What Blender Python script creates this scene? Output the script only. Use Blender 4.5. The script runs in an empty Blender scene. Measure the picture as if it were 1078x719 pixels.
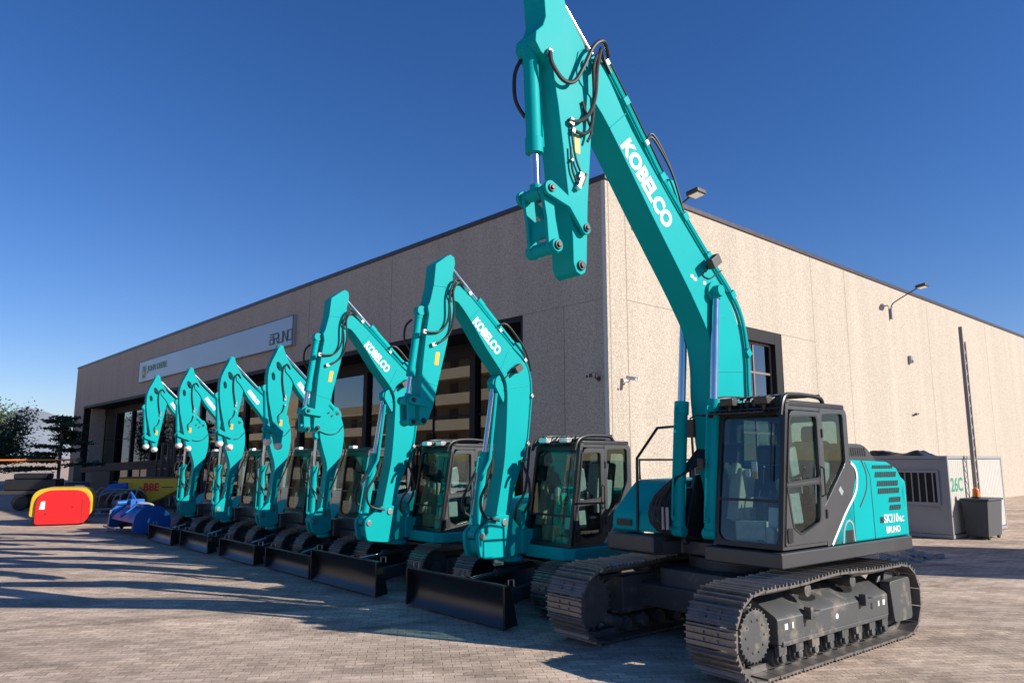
import bpy, math, random
from mathutils import Vector, Matrix
from mathutils.geometry import tessellate_polygon

random.seed(7)
SC = bpy.context.scene
COL = SC.collection
R = math.radians

# ------------------------------------------------------------------ materials
def new_mat(name):
    m = bpy.data.materials.new(name); m.use_nodes = True
    nt = m.node_tree
    return m, nt, nt.nodes, nt.links, nt.nodes['Principled BSDF']

def simple(name, col, rough=.5, metal=0., coat=0., var=.12, scale=6., bump=0., bscale=60., spec=.5, dirt=None):
    """paint or plain stuff: colour varied by noise, roughness varied, optional bump and dirt"""
    m, nt, N, L, b = new_mat(name)
    tc = N.new('ShaderNodeTexCoord')
    no = N.new('ShaderNodeTexNoise'); no.inputs['Scale'].default_value = scale; no.inputs['Detail'].default_value = 5
    L.new(tc.outputs['Object'], no.inputs['Vector'])
    mx = N.new('ShaderNodeMix'); mx.data_type = 'RGBA'
    c = list(col)
    mx.inputs[6].default_value = [x*(1-var) for x in c]+[1]
    mx.inputs[7].default_value = [min(1, x*(1+var)) for x in c]+[1]
    L.new(no.outputs['Fac'], mx.inputs[0])
    out = mx.outputs[2]
    if dirt:
        n2 = N.new('ShaderNodeTexNoise'); n2.inputs['Scale'].default_value = dirt[1]; n2.inputs['Detail'].default_value = 8
        n2.inputs['Roughness'].default_value = .7
        L.new(tc.outputs['Object'], n2.inputs['Vector'])
        rp = N.new('ShaderNodeValToRGB'); rp.color_ramp.elements[0].position = dirt[2]; rp.color_ramp.elements[1].position = dirt[2]+.18
        L.new(n2.outputs['Fac'], rp.inputs[0])
        m2 = N.new('ShaderNodeMix'); m2.data_type = 'RGBA'
        L.new(rp.outputs[0], m2.inputs[0]); L.new(out, m2.inputs[6]); m2.inputs[7].default_value = list(dirt[0])+[1]
        out = m2.outputs[2]
    L.new(out, b.inputs['Base Color'])
    mr = N.new('ShaderNodeMapRange'); mr.inputs[3].default_value = max(.02, rough-.07); mr.inputs[4].default_value = rough+.1
    L.new(no.outputs['Fac'], mr.inputs[0]); L.new(mr.outputs[0], b.inputs['Roughness'])
    b.inputs['Metallic'].default_value = metal
    b.inputs['Specular IOR Level'].default_value = spec
    b.inputs['Coat Weight'].default_value = coat; b.inputs['Coat Roughness'].default_value = .08
    if bump:
        n3 = N.new('ShaderNodeTexNoise'); n3.inputs['Scale'].default_value = bscale; n3.inputs['Detail'].default_value = 4
        L.new(tc.outputs['Object'], n3.inputs['Vector'])
        bp = N.new('ShaderNodeBump'); bp.inputs['Strength'].default_value = bump; bp.inputs['Distance'].default_value = .01
        L.new(n3.outputs['Fac'], bp.inputs['Height']); L.new(bp.outputs[0], b.inputs['Normal'])
    return m

M = {}
M['teal'] = simple('teal_paint', (.0002, .345, .355), .50, coat=.0, spec=.09, var=.06, scale=1.5, dirt=((.002, .27, .275), 3, .66))
M['char'] = simple('charcoal_paint', (.042, .045, .050), .38, coat=.2, var=.12, scale=3, dirt=((.11, .10, .09), 5, .62))
M['cabgrey'] = simple('cab_grey_paint', (.050, .052, .058), .36, coat=.2, var=.08)
M['black'] = simple('black_paint', (.012, .012, .014), .42, var=.2)
M['rubber'] = simple('rubber_hose', (.015, .015, .016), .5, var=.2)
M['frame'] = simple('dusty_undercarriage_paint', (.062, .065, .068), .5, var=.15, scale=2.5, bump=.15, bscale=25, dirt=((.27, .225, .175), 2.4, .53))
M['shoe'] = simple('worn_track_steel', (.19, .175, .165), .38, metal=.5, var=.4, scale=9, bump=.3, bscale=40, dirt=((.20, .155, .125), 4, .66))
M['chrome'] = simple('chromed_rod', (.62, .63, .64), .14, metal=1., var=.03)
M['steel'] = simple('bare_steel', (.30, .30, .30), .4, metal=.8, var=.15)
M['white'] = simple('white_lettering', (.80, .80, .80), .4, var=.02)
M['whitewrap'] = simple('white_wrap', (.75, .70, .64), .6, var=.06, bump=.5, bscale=30)
M['yellowst'] = simple('yellow_sticker', (.78, .36, .01), .45, var=.05)
M['cream'] = simple('cream_plastic', (.40, .39, .31), .5, var=.05)
M['seat'] = simple('seat_cloth', (.035, .038, .045), .85, var=.2, scale=20, bump=.3)
M['plastic'] = simple('clear_wrap', (.50, .51, .52), .22, var=.35, scale=14, bump=1.0, bscale=14)
M['redpaint'] = simple('red_paint', (.62, .012, .014), .35, coat=.3, var=.06, scale=2)
M['yellow'] = simple('yellow_paint', (.62, .40, .02), .4, var=.1, scale=2, dirt=((.30, .2, .05), 3, .62))
M['blue'] = simple('blue_paint', (.008, .105, .40), .40, coat=.0, var=.12, scale=3)
M['rust'] = simple('rusty_red_steel', (.13, .03, .022), .7, var=.35, scale=8, bump=.4)
M['tube'] = simple('galvanised_tube', (.30, .31, .33), .45, metal=.6, var=.15)
M['wood'] = simple('timber', (.42, .30, .19), .75, var=.2, scale=7, bump=.3)
M['darkwood'] = simple('weathered_timber', (.10, .075, .055), .8, var=.3, scale=7, bump=.4)
M['contgrey'] = simple('cabin_grey_sheet', (.27, .275, .29), .5, var=.05, scale=1.5, dirt=((.20, .18, .16), 1.3, .66))
M['contpale'] = simple('cabin_pale_sheet', (.50, .48, .44), .5, var=.06, scale=2, dirt=((.36, .30, .24), 2.2, .60))
M['green'] = simple('green_spray_paint', (.02, .25, .15), .6, var=.1)
M['orange'] = simple('orange_plastic', (.75, .19, .02), .5, var=.1)
M['aluminium'] = simple('sign_panel_sheet', (.36, .42, .46), .32, metal=.25, var=.03, scale=.6)
M['signdark'] = simple('dark_sign_letters', (.035, .045, .06), .4, var=.05)
M['deergreen'] = simple('sign_green', (.025, .13, .05), .4, var=.05)
M['deeryellow'] = simple('sign_yellow', (.60, .45, .03), .4, var=.05)
M['coping'] = simple('coping_sheet', (.055, .045, .05), .4, metal=.3, var=.1)
M['blackframe'] = simple('black_window_frame', (.010, .010, .011), .55, var=.1, spec=.25)
M['blade'] = simple('glossy_blade_paint', (.012, .012, .014), .30, var=.2, scale=3, coat=.0, bump=.05, bscale=4)
M['upright'] = simple('weathered_upright_paint', (.30, .26, .235), .55, var=.12)
M['mullion'] = simple('brown_mullion', (.20, .155, .135), .5, var=.1)
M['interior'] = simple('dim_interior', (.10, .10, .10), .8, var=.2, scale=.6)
M['joint'] = simple('joint_strip', (.55, .54, .53), .6, var=.05)
M['jointdark'] = simple('panel_joint_sealant', (.24, .205, .165), .8, var=.1)
M['lamphead'] = simple('lamp_housing', (.06, .055, .05), .45, metal=.3, var=.1)
M['bark'] = simple('bark', (.10, .075, .055), .9, var=.3, scale=12, bump=.6)
M['leaf'] = simple('leaf', (.035, .07, .025), .6, var=.6, scale=1.2)
M['leaf2'] = simple('dark_needles', (.020, .045, .020), .6, var=.5, scale=1.2)
M['hazehill'] = simple('haze_tinted_hill', (.23, .26, .30), .95, var=.2, scale=.004)  # blue-grey of distance haze put into the hill's base colour
M['stone'] = simple('broken_stone', (.36, .30, .25), .9, var=.3, scale=8, bump=.5)
M['apt'] = simple('apartment_render', (.46, .36, .25), .85, var=.08, scale=.4)
M['aptdark'] = simple('apartment_shutters', (.16, .12, .085), .7, var=.2, scale=1)
M['aptpale'] = simple('balcony_front', (.60, .51, .38), .8, var=.06, scale=.5)
M['mat_grey'] = simple('bin_grey_plastic', (.06, .062, .07), .55, var=.1)

def glass_mat(name, tint, refl=.06, dark=.0, rough=.0):
    m, nt, N, L, b = new_mat(name); N.remove(b)
    out = N['Material Output']
    tr = N.new('ShaderNodeBsdfTransparent'); tr.inputs[0].default_value = list(tint)+[1]
    gl = N.new('ShaderNodeBsdfGlossy'); gl.inputs['Roughness'].default_value = rough
    lw = N.new('ShaderNodeLayerWeight'); lw.inputs[0].default_value = .5
    fr = N.new('ShaderNodeMath'); fr.operation = 'POWER'; fr.inputs[1].default_value = 5; L.new(lw.outputs['Facing'], fr.inputs[0])
    mr = N.new('ShaderNodeMapRange'); mr.inputs[1].default_value = 0; mr.inputs[2].default_value = 1
    mr.inputs[3].default_value = refl; mr.inputs[4].default_value = 1
    L.new(fr.outputs[0], mr.inputs[0])
    mx = N.new('ShaderNodeMixShader'); L.new(mr.outputs[0], mx.inputs[0]); L.new(tr.outputs[0], mx.inputs[1]); L.new(gl.outputs[0], mx.inputs[2])
    L.new(mx.outputs[0], out.inputs[0])
    return m
M['glass'] = glass_mat('cab_glass', (.67, .77, .75), .055)
M['shopglass'] = glass_mat('showroom_glass', (.42, .48, .48), .15)
M['doorglass'] = glass_mat('sectional_door_glass', (.3, .34, .38), .28, rough=.02)
def lens():
    m, nt, N, L, b = new_mat('lamp_lens'); b.inputs['Base Color'].default_value = (.75, .75, .75, 1); b.inputs['Roughness'].default_value = .15
    b.inputs['Metallic'].default_value = .6
    return m
M['lens'] = lens()

def concrete(name, c1, c2, c3):
    """exposed aggregate panels: pebbles, weather streaks, fine relief"""
    m, nt, N, L, b = new_mat(name)
    tc = N.new('ShaderNodeTexCoord')
    v = N.new('ShaderNodeTexVoronoi'); v.inputs['Scale'].default_value = 38.; v.inputs['Randomness'].default_value = 1
    L.new(tc.outputs['Object'], v.inputs['Vector'])
    rp = N.new('ShaderNodeValToRGB'); e = rp.color_ramp.elements
    e[0].color = list(c1)+[1]; e[0].position = .05; e[1].color = list(c3)+[1]; e[1].position = .95
    k = rp.color_ramp.elements.new(.5); k.color = list(c2)+[1]
    sp = N.new('ShaderNodeSeparateColor'); L.new(v.outputs['Color'], sp.inputs[0]); L.new(sp.outputs[0], rp.inputs[0])
    n = N.new('ShaderNodeTexNoise'); n.inputs['Scale'].default_value = .5; n.inputs['Detail'].default_value = 6
    mp = N.new('ShaderNodeMapping'); mp.inputs['Scale'].default_value = (2.4, 2.4, .16)
    L.new(tc.outputs['Object'], mp.inputs[0]); L.new(mp.outputs[0], n.inputs['Vector'])
    mr = N.new('ShaderNodeMapRange'); mr.inputs[1].default_value = .3; mr.inputs[2].default_value = .7
    mr.inputs[3].default_value = .92; mr.inputs[4].default_value = 1.05
    L.new(n.outputs['Fac'], mr.inputs[0])
    n2 = N.new('ShaderNodeTexNoise'); n2.inputs['Scale'].default_value = 16; n2.inputs['Detail'].default_value = 8
    L.new(tc.outputs['Object'], n2.inputs['Vector'])
    mr2 = N.new('ShaderNodeMapRange'); mr2.inputs[3].default_value = .84; mr2.inputs[4].default_value = 1.14
    L.new(n2.outputs['Fac'], mr2.inputs[0])
    mu = N.new('ShaderNodeMath'); mu.operation = 'MULTIPLY'; L.new(mr.outputs[0], mu.inputs[0]); L.new(mr2.outputs[0], mu.inputs[1])
    hv = N.new('ShaderNodeVectorMath'); hv.operation = 'SCALE'
    L.new(rp.outputs[0], hv.inputs[0]); L.new(mu.outputs[0], hv.inputs['Scale'])
    L.new(hv.outputs[0], b.inputs['Base Color']); b.inputs['Roughness'].default_value = .9
    bp = N.new('ShaderNodeBump'); bp.inputs['Strength'].default_value = .55; bp.inputs['Distance'].default_value = .012
    L.new(v.outputs['Distance'], bp.inputs['Height']); L.new(bp.outputs[0], b.inputs['Normal'])
    return m
M['wall'] = concrete('exposed_aggregate_concrete', (.355, .30, .24), (.445, .385, .315), (.53, .47, .395))

TRACKS = [(-.36, .933, 11.97, .14, .72), (-.514, .858, 9.88, .13, .76), (-.514, .858, 7.98, .13, .8), (.95, .31, 6.5, .2, .78), (.95, .31, 8.2, .2, .8)]
def paving():
    m, nt, N, L, b = new_mat('block_paving')
    tc = N.new('ShaderNodeTexCoord')
    mp = N.new('ShaderNodeMapping'); mp.inputs['Rotation'].default_value = (0, 0, R(-7))
    L.new(tc.outputs['Object'], mp.inputs[0])
    br = N.new('ShaderNodeTexBrick')
    br.inputs['Scale'].default_value = 1.0
    br.inputs['Brick Width'].default_value = .21; br.inputs['Row Height'].default_value = .105
    br.inputs['Mortar Size'].default_value = .006; br.inputs['Mortar Smooth'].default_value = .3; br.inputs['Bias'].default_value = 0
    br.inputs['Color1'].default_value = (.44, .335, .255, 1); br.inputs['Color2'].default_value = (.64, .495, .385, 1)
    br.inputs['Mortar'].default_value = (.28, .215, .17, 1)
    # wobble the grid so that rows are not ruler straight
    nw = N.new('ShaderNodeTexNoise'); nw.inputs['Scale'].default_value = 2.2; nw.inputs['Detail'].default_value = 3
    L.new(mp.outputs[0], nw.inputs['Vector'])
    ws = N.new('ShaderNodeVectorMath'); ws.operation = 'SCALE'; ws.inputs['Scale'].default_value = .05
    L.new(nw.outputs['Color'], ws.inputs[0])
    wa = N.new('ShaderNodeVectorMath'); L.new(mp.outputs[0], wa.inputs[0]); L.new(ws.outputs[0], wa.inputs[1])
    L.new(wa.outputs[0], br.inputs['Vector'])
    def nz(scale, detail, rough, lo, hi, a, c, stretch=None):
        n = N.new('ShaderNodeTexNoise'); n.inputs['Scale'].default_value = scale; n.inputs['Detail'].default_value = detail
        n.inputs['Roughness'].default_value = rough
        if stretch:
            q = N.new('ShaderNodeMapping'); q.inputs['Rotation'].default_value = (0, 0, R(stretch[0])); q.inputs['Scale'].default_value = stretch[1]
            L.new(tc.outputs['Object'], q.inputs[0]); L.new(q.outputs[0], n.inputs['Vector'])
        else:
            L.new(tc.outputs['Object'], n.inputs['Vector'])
        r = N.new('ShaderNodeMapRange'); r.inputs[1].default_value = lo; r.inputs[2].default_value = hi
        r.inputs[3].default_value = a; r.inputs[4].default_value = c
        L.new(n.outputs['Fac'], r.inputs[0]); return r.outputs[0]
    f1 = nz(.35, 6, .6, .3, .7, .78, 1.16)
    f2 = nz(2.4, 8, .7, .3, .7, .72, 1.2)
    f3 = nz(.8, 5, .6, .40, .62, .78, 1.06, (12, (.5, 1.5, 1)))
    f4 = nz(28, 5, .7, .25, .75, .72, 1.25)
    cur = br.outputs['Color']
    for f in (f1, f2, f3, f4):
        s = N.new('ShaderNodeVectorMath'); s.operation = 'SCALE'; L.new(cur, s.inputs[0]); L.new(f, s.inputs['Scale']); cur = s.outputs[0]
    # dusty pinkish sand swept into patches
    d = nz(.9, 7, .65, .52, .68, 0., .55, (10, (.5, 1.6, 1)))
    mx = N.new('ShaderNodeMix'); mx.data_type = 'RGBA'; L.new(d, mx.inputs[0]); L.new(cur, mx.inputs[6]); mx.inputs[7].default_value = (.66, .515, .42, 1)
    # oil and tyre dark spots
    o = nz(.55, 6, .7, .62, .74, 0., .5)
    m2 = N.new('ShaderNodeMix'); m2.data_type = 'RGBA'; L.new(o, m2.inputs[0]); L.new(mx.outputs[2], m2.inputs[6]); m2.inputs[7].default_value = (.17, .145, .13, 1)
    # worn tyre tracks crossing the yard
    cur = m2.outputs[2]
    jn = N.new('ShaderNodeTexNoise'); jn.inputs['Scale'].default_value = .5; jn.inputs['Detail'].default_value = 6; jn.inputs['Roughness'].default_value = .7; L.new(tc.outputs['Object'], jn.inputs['Vector'])
    for nx_, ny_, off_, w_, k_ in TRACKS:
        dt = N.new('ShaderNodeVectorMath'); dt.operation = 'DOT_PRODUCT'; L.new(tc.outputs['Object'], dt.inputs[0]); dt.inputs[1].default_value = (nx_, ny_, 0)
        wb = N.new('ShaderNodeMath'); wb.operation = 'MULTIPLY_ADD'; L.new(jn.outputs['Fac'], wb.inputs[0]); wb.inputs[1].default_value = 1.1; wb.inputs[2].default_value = -off_-.55
        ad_ = N.new('ShaderNodeMath'); ad_.operation = 'ADD'; L.new(dt.outputs['Value'], ad_.inputs[0]); L.new(wb.outputs[0], ad_.inputs[1])
        ab = N.new('ShaderNodeMath'); ab.operation = 'ABSOLUTE'; L.new(ad_.outputs[0], ab.inputs[0])
        mr_ = N.new('ShaderNodeMapRange'); mr_.inputs[1].default_value = w_*.4; mr_.inputs[2].default_value = w_; mr_.inputs[3].default_value = k_; mr_.inputs[4].default_value = 1.; L.new(ab.outputs[0], mr_.inputs[0])
        sc_ = N.new('ShaderNodeVectorMath'); sc_.operation = 'SCALE'; L.new(cur, sc_.inputs[0]); L.new(mr_.outputs[0], sc_.inputs['Scale']); cur = sc_.outputs[0]
    L.new(cur, b.inputs['Base Color'])
    b.inputs['Roughness'].default_value = .85; b.inputs['Specular IOR Level'].default_value = .3
    inv = N.new('ShaderNodeMath'); inv.operation = 'SUBTRACT'; inv.inputs[0].default_value = 1; L.new(br.outputs['Fac'], inv.inputs[1])
    gn = N.new('ShaderNodeTexNoise'); gn.inputs['Scale'].default_value = 35; gn.inputs['Detail'].default_value = 5; L.new(tc.outputs['Object'], gn.inputs['Vector'])
    ad = N.new('ShaderNodeMath'); ad.operation = 'MULTIPLY_ADD'; L.new(gn.outputs['Fac'], ad.inputs[0]); ad.inputs[1].default_value = .7; L.new(inv.outputs[0], ad.inputs[2])
    bp = N.new('ShaderNodeBump'); bp.inputs['Strength'].default_value = .7; bp.inputs['Distance'].default_value = .012
    L.new(ad.outputs[0], bp.inputs['Height']); L.new(bp.outputs[0], b.inputs['Normal'])
    return m
M['paving'] = paving()

# ------------------------------------------------------------------ mesh builder
def rounded(poly, r, n=4):
    """polygon with rounded corners (r may be a list)"""
    out = []; k = len(poly)
    for i in range(k):
        p = Vector(poly[i]); a = Vector(poly[i-1])-p; b = Vector(poly[(i+1) % k])-p
        rr = r[i] if isinstance(r, (list, tuple)) else r
        d = min(rr, a.length*.48, b.length*.48)
        if d < 1e-4: out.append(tuple(p)); continue
        s = p+a.normalized()*d; e = p+b.normalized()*d
        for j in range(n+1):
            t = j/n
            q = s*(1-t)**2+p*2*t*(1-t)+e*t*t
            out.append(tuple(q))
    return out

def smooth_line(pts, n=5):
    """Catmull-Rom through points"""
    P = [Vector(p) for p in pts]; out = []
    for i in range(len(P)-1):
        p0 = P[max(i-1, 0)]; p1 = P[i]; p2 = P[i+1]; p3 = P[min(i+2, len(P)-1)]
        for j in range(n):
            t = j/n
            out.append(.5*((2*p1)+(p2-p0)*t+(2*p0-5*p1+4*p2-p3)*t*t+(3*p1-p0-3*p2+p3)*t**3))
    out.append(P[-1]); return out

class MB:
    def __init__(s): s.v = []; s.f = []
    def add(s, vs, fs):
        o = len(s.v); s.v += [Vector(v) for v in vs]; s.f += [[i+o for i in f] for f in fs]; return s
    def box(s, x0, x1, y0, y1, z0, z1):
        return s.add([(x0, y0, z0), (x1, y0, z0), (x1, y1, z0), (x0, y1, z0), (x0, y0, z1), (x1, y0, z1), (x1, y1, z1), (x0, y1, z1)],
                     [(0, 3, 2, 1), (4, 5, 6, 7), (0, 1, 5, 4), (1, 2, 6, 5), (2, 3, 7, 6), (3, 0, 4, 7)])
    def obox(s, c, sx, sy, sz, rx=0, ry=0, rz=0):
        m = Matrix.Translation(c) @ Matrix.Rotation(rz, 4, 'Z') @ Matrix.Rotation(ry, 4, 'Y') @ Matrix.Rotation(rx, 4, 'X')
        b = MB().box(-sx/2, sx/2, -sy/2, sy/2, -sz/2, sz/2)
        return s.add([m @ v for v in b.v], b.f)
    def extr(s, poly, fn, a, b):
        """extrude a 2D polygon: fn(u, v, w) gives the 3D point"""
        n = len(poly); area = sum(poly[i][0]*poly[(i+1) % n][1]-poly[(i+1) % n][0]*poly[i][1] for i in range(n))
        if area < 0: poly = poly[::-1]
        vs = [fn(p[0], p[1], a) for p in poly]+[fn(p[0], p[1], b) for p in poly]
        fs = [list(range(n))[::-1], list(range(n, 2*n))]+[(i, (i+1) % n, n+(i+1) % n, n+i) for i in range(n)]
        return s.add(vs, fs)
    def xz(s, poly, y0, y1): return s.extr(poly, lambda u, v, w: (u, w, v), y0, y1)
    def xy(s, poly, z0, z1): return s.extr(poly, lambda u, v, w: (u, v, w), z0, z1)
    def yz(s, poly, x0, x1): return s.extr(poly, lambda u, v, w: (w, u, v), x0, x1)
    def plate(s, outer, holes, fn, a, b):
        """polygon with holes, extruded"""
        loops = [outer]+holes
        tri = tessellate_polygon([[Vector((p[0], p[1], 0)) for p in l] for l in loops])
        flat = [p for l in loops for p in l]; n = len(flat)
        vs = [fn(p[0], p[1], a) for p in flat]+[fn(p[0], p[1], b) for p in flat]
        fs = [tuple(t) for t in tri]+[tuple(i+n for i in t)[::-1] for t in tri]
        o = 0
        for l in loops:
            k = len(l); fs += [(o+i, o+(i+1) % k, n+o+(i+1) % k, n+o+i) for i in range(k)]; o += k
        return s.add(vs, fs)
    def cyl(s, p, q, r, n=16, r2=None):
        p = Vector(p); q = Vector(q); d = (q-p)
        if d.length < 1e-6: return s
        z = d.normalized(); x = z.orthogonal().normalized(); y = z.cross(x); r2 = r if r2 is None else r2
        vs = []
        for i in range(n):
            a = 2*math.pi*i/n; u = x*math.cos(a)+y*math.sin(a)
            vs += [p+u*r, q+u*r2]
        fs = [(2*i, 2*((i+1) % n), 2*((i+1) % n)+1, 2*i+1) for i in range(n)]
        fs += [[2*i for i in range(n)][::-1], [2*i+1 for i in range(n)]]
        return s.add(vs, fs)
    def tube(s, pts, r, n=8, sm=0):
        if sm: pts = smooth_line(pts, sm)
        P = [Vector(p) for p in pts]; k = len(P)
        t0 = (P[1]-P[0]).normalized(); x = t0.orthogonal().normalized(); vs = []
        for i in range(k):
            t = ((P[min(i+1, k-1)]-P[max(i-1, 0)])).normalized()
            x = (x-t*x.dot(t)).normalized(); y = t.cross(x)
            for j in range(n):
                a = 2*math.pi*j/n; vs.append(P[i]+x*r*math.cos(a)+y*r*math.sin(a))
        fs = [(i*n+j, i*n+(j+1) % n, (i+1)*n+(j+1) % n, (i+1)*n+j) for i in range(k-1) for j in range(n)]
        fs += [list(range(n))[::-1], list(range((k-1)*n, k*n))]
        return s.add(vs, fs)
    def sphere(s, c, r, n=12, sc=(1, 1, 1)):
        vs = []; m = n//2; c = Vector(c)
        for i in range(1, m):
            for j in range(n):
                a = math.pi*i/m; b = 2*math.pi*j/n
                vs.append(c+Vector((r*sc[0]*math.sin(a)*math.cos(b), r*sc[1]*math.sin(a)*math.sin(b), r*sc[2]*math.cos(a))))
        t = len(vs); vs += [c+Vector((0, 0, r*sc[2])), c-Vector((0, 0, r*sc[2]))]
        fs = [(i*n+j, (i+1)*n+j, (i+1)*n+(j+1) % n, i*n+(j+1) % n) for i in range(m-2) for j in range(n)]
        fs += [(t, j, (j+1) % n) for j in range(n)]+[(t+1, (m-2)*n+(j+1) % n, (m-2)*n+j) for j in range(n)]
        return s.add(vs, fs)
    def build(s, name, mat, parent=None, bevel=0., angle=32, seg=2, fix=True):
        me = bpy.data.meshes.new(name); me.from_pydata([tuple(v) for v in s.v], [], s.f); me.materials.append(M[mat] if isinstance(mat, str) else mat)
        if fix:
            import bmesh
            bm = bmesh.new(); bm.from_mesh(me); bmesh.ops.recalc_face_normals(bm, faces=bm.faces[:]); bm.to_mesh(me); bm.free()
        me.polygons.foreach_set('use_smooth', [True]*len(me.polygons)); me.set_sharp_from_angle(angle=R(angle))
        me.update()
        o = bpy.data.objects.new(name, me); COL.objects.link(o)
        if parent is not None: o.parent = parent
        if bevel:
            b = o.modifiers.new('bevel', 'BEVEL'); b.width = bevel; b.segments = seg; b.limit_method = 'ANGLE'; b.angle_limit = R(35); b.harden_normals = True
        return o

def pieces(name, mat, parent, fns, **kw):
    out = []
    for f in fns:
        m_ = MB(); f(m_); out.append(m_.build(name, mat, parent, **kw))
    return out
def tubes(name, mat, parent, lst, **kw):
    """each entry (points, radius, smoothing) becomes a mesh of its own"""
    for pts, r, sm in lst: MB().tube(pts, r, 8, sm).build(name, mat, parent, **kw)

def tag(o, label=None, cat=None, group=None, kind=None):
    for k, v in (('label', label), ('category', cat), ('group', group), ('kind', kind)):
        if v: o[k] = v
    return o
def empty(name, loc, rz=0.):
    o = bpy.data.objects.new(name, None); COL.objects.link(o); o.location = loc; o.rotation_euler = (0, 0, rz); o.empty_display_size = .3
    return o
def copy_tree(root):
    kids = {}
    for o in bpy.data.objects:
        if o.parent: kids.setdefault(o.parent, []).append(o)
    def rec(o, par):
        c = o.copy(); COL.objects.link(c)
        if par is not None: c.parent = par
        for ch in kids.get(o, []): rec(ch, c)
        return c
    return rec(root, None)

_tc = {}
def text_geo(txt, bold=.0):
    if (txt, bold) in _tc: return _tc[(txt, bold)]
    cu = bpy.data.curves.new('t', 'FONT'); cu.body = txt; cu.size = 1; cu.offset = bold; cu.extrude = .5; cu.resolution_u = 4
    ob = bpy.data.objects.new('t', cu); COL.objects.link(ob)
    dg = bpy.context.evaluated_depsgraph_get(); dg.update()
    me = ob.evaluated_get(dg).to_mesh()
    vs = [v.co.copy() for v in me.vertices]; fs = [list(p.vertices) for p in me.polygons]
    ob.evaluated_get(dg).to_mesh_clear(); bpy.data.objects.remove(ob); bpy.data.curves.remove(cu)
    x0 = min(v.x for v in vs); x1 = max(v.x for v in vs); y0 = min(v.y for v in vs); y1 = max(v.y for v in vs)
    vs = [Vector(((v.x-x0)/(x1-x0), (v.y-y0)/(y1-y0), v.z+.5)) for v in vs]
    _tc[(txt, bold)] = (vs, fs); return vs, fs
def text_mb(mb, txt, o, u, v, d=.003, bold=.02):
    """text filling the parallelogram o + [0..1]u + [0..1]v, thickness d along u x v"""
    o = Vector(o); u = Vector(u); v = Vector(v); n = u.cross(v).normalized()
    vs, fs = text_geo(txt, bold)
    return mb.add([o+u*p.x+v*p.y+n*(p.z*d) for p in vs], fs)

# ------------------------------------------------------------------ excavator pieces
def track_path(xf, xr, zc, r, sag, n):
    pts = []
    for i in range(41): pts.append((xr+(xf-xr)*i/40, zc-r))
    for i in range(1, 25): a = -math.pi/2+math.pi*i/24; pts.append((xf+r*math.cos(a), zc+r*math.sin(a)))
    for i in range(1, 41):
        t = i/40; x = xf+(xr-xf)*t
        z = zc+r+sag*1.1*math.sin(math.pi*t)-sag*.55*math.sin(2*math.pi*t)**2
        pts.append((x, z))
    for i in range(1, 24): a = math.pi/2+math.pi*i/24; pts.append((xr+r*math.cos(a), zc+r*math.sin(a)))
    P = [Vector(p) for p in pts]; P.append(P[0]); Ls = [0]
    for i in range(len(P)-1): Ls.append(Ls[-1]+(P[i+1]-P[i]).length)
    out = []; j = 0
    for k in range(n):
        s = Ls[-1]*k/n
        while Ls[j+1] < s: j += 1
        t = (s-Ls[j])/(Ls[j+1]-Ls[j]); p = P[j].lerp(P[j+1], t)
        out.append(p)
    res = []
    for k in range(n):
        d = (out[(k+1) % n]-out[k-1]).normalized(); res.append((out[k], d))
    return res, Ls[-1]/n

def make_track(root, yc, w, xf, xr, zc, r, n, sag, bars=3, flat=False):
    path, pitch = track_path(xf, xr, zc, r, sag, n)
    mb = MB(); h = .036 if not flat else .02
    for p, d in path:
        nrm = Vector((d.y, -d.x))
        L = pitch*.475; t = .012
        prof = [(-L, -t), (L, -t), (L, t), (L*.86, t)]
        # grouser bars, tallest leading
        if bars == 3:
            bumps = [(.70, 1.), (.05, .75), (-.62, .75)]
        else:
            bumps = [(.62, 1.), (-.35, .7)]
        for c, q in bumps:
            prof += [((c+.13)*L, t), ((c+.07)*L, t+h*q), ((c-.07)*L, t+h*q), ((c-.13)*L, t)]
        prof += [(-L, t)]
        def fn(u, v, yy, p=p, d=d, nrm=nrm): q = p+d*u+nrm*v; return (q.x, yy, q.y)
        jit = random.uniform(-.004, .004)
        mb.extr(prof, fn, yc-w/2+jit, yc+w/2+jit)
        for sy in (-1, 1):      # chain links and bolt heads
            c = p-nrm*.05
            mb.extr([(-L*1.05, -.035), (L*1.05, -.035), (L*1.05, .035), (-L*1.05, .035)], lambda u, v, yy, p=c, d=d, nrm=nrm: ((p+d*u+nrm*v).x, yy, (p+d*u+nrm*v).y), yc+sy*w*.14-.018, yc+sy*w*.14+.018)
            for e in (-.3, .35):
                q = p+d*(L*e)+nrm*t; q2 = q+nrm*.014
                mb.cyl((q.x, yc+sy*w*.14, q.y), (q2.x, yc+sy*w*.14, q2.y), .014, 6)
    o = mb.build('track', 'shoe', root, angle=25)
    return o

def gear(mb, c, r, y0, y1, n=21, h=.05):
    poly = []
    for i in range(n):
        for a, k in ((0, r-h), (.28, r-h), (.42, r), (.62, r), (.76, r-h)):
            t = 2*math.pi*(i+a)/n; poly.append((c[0]+k*math.cos(t), c[1]+k*math.sin(t)))
    mb.xz(poly, y0, y1)

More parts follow.
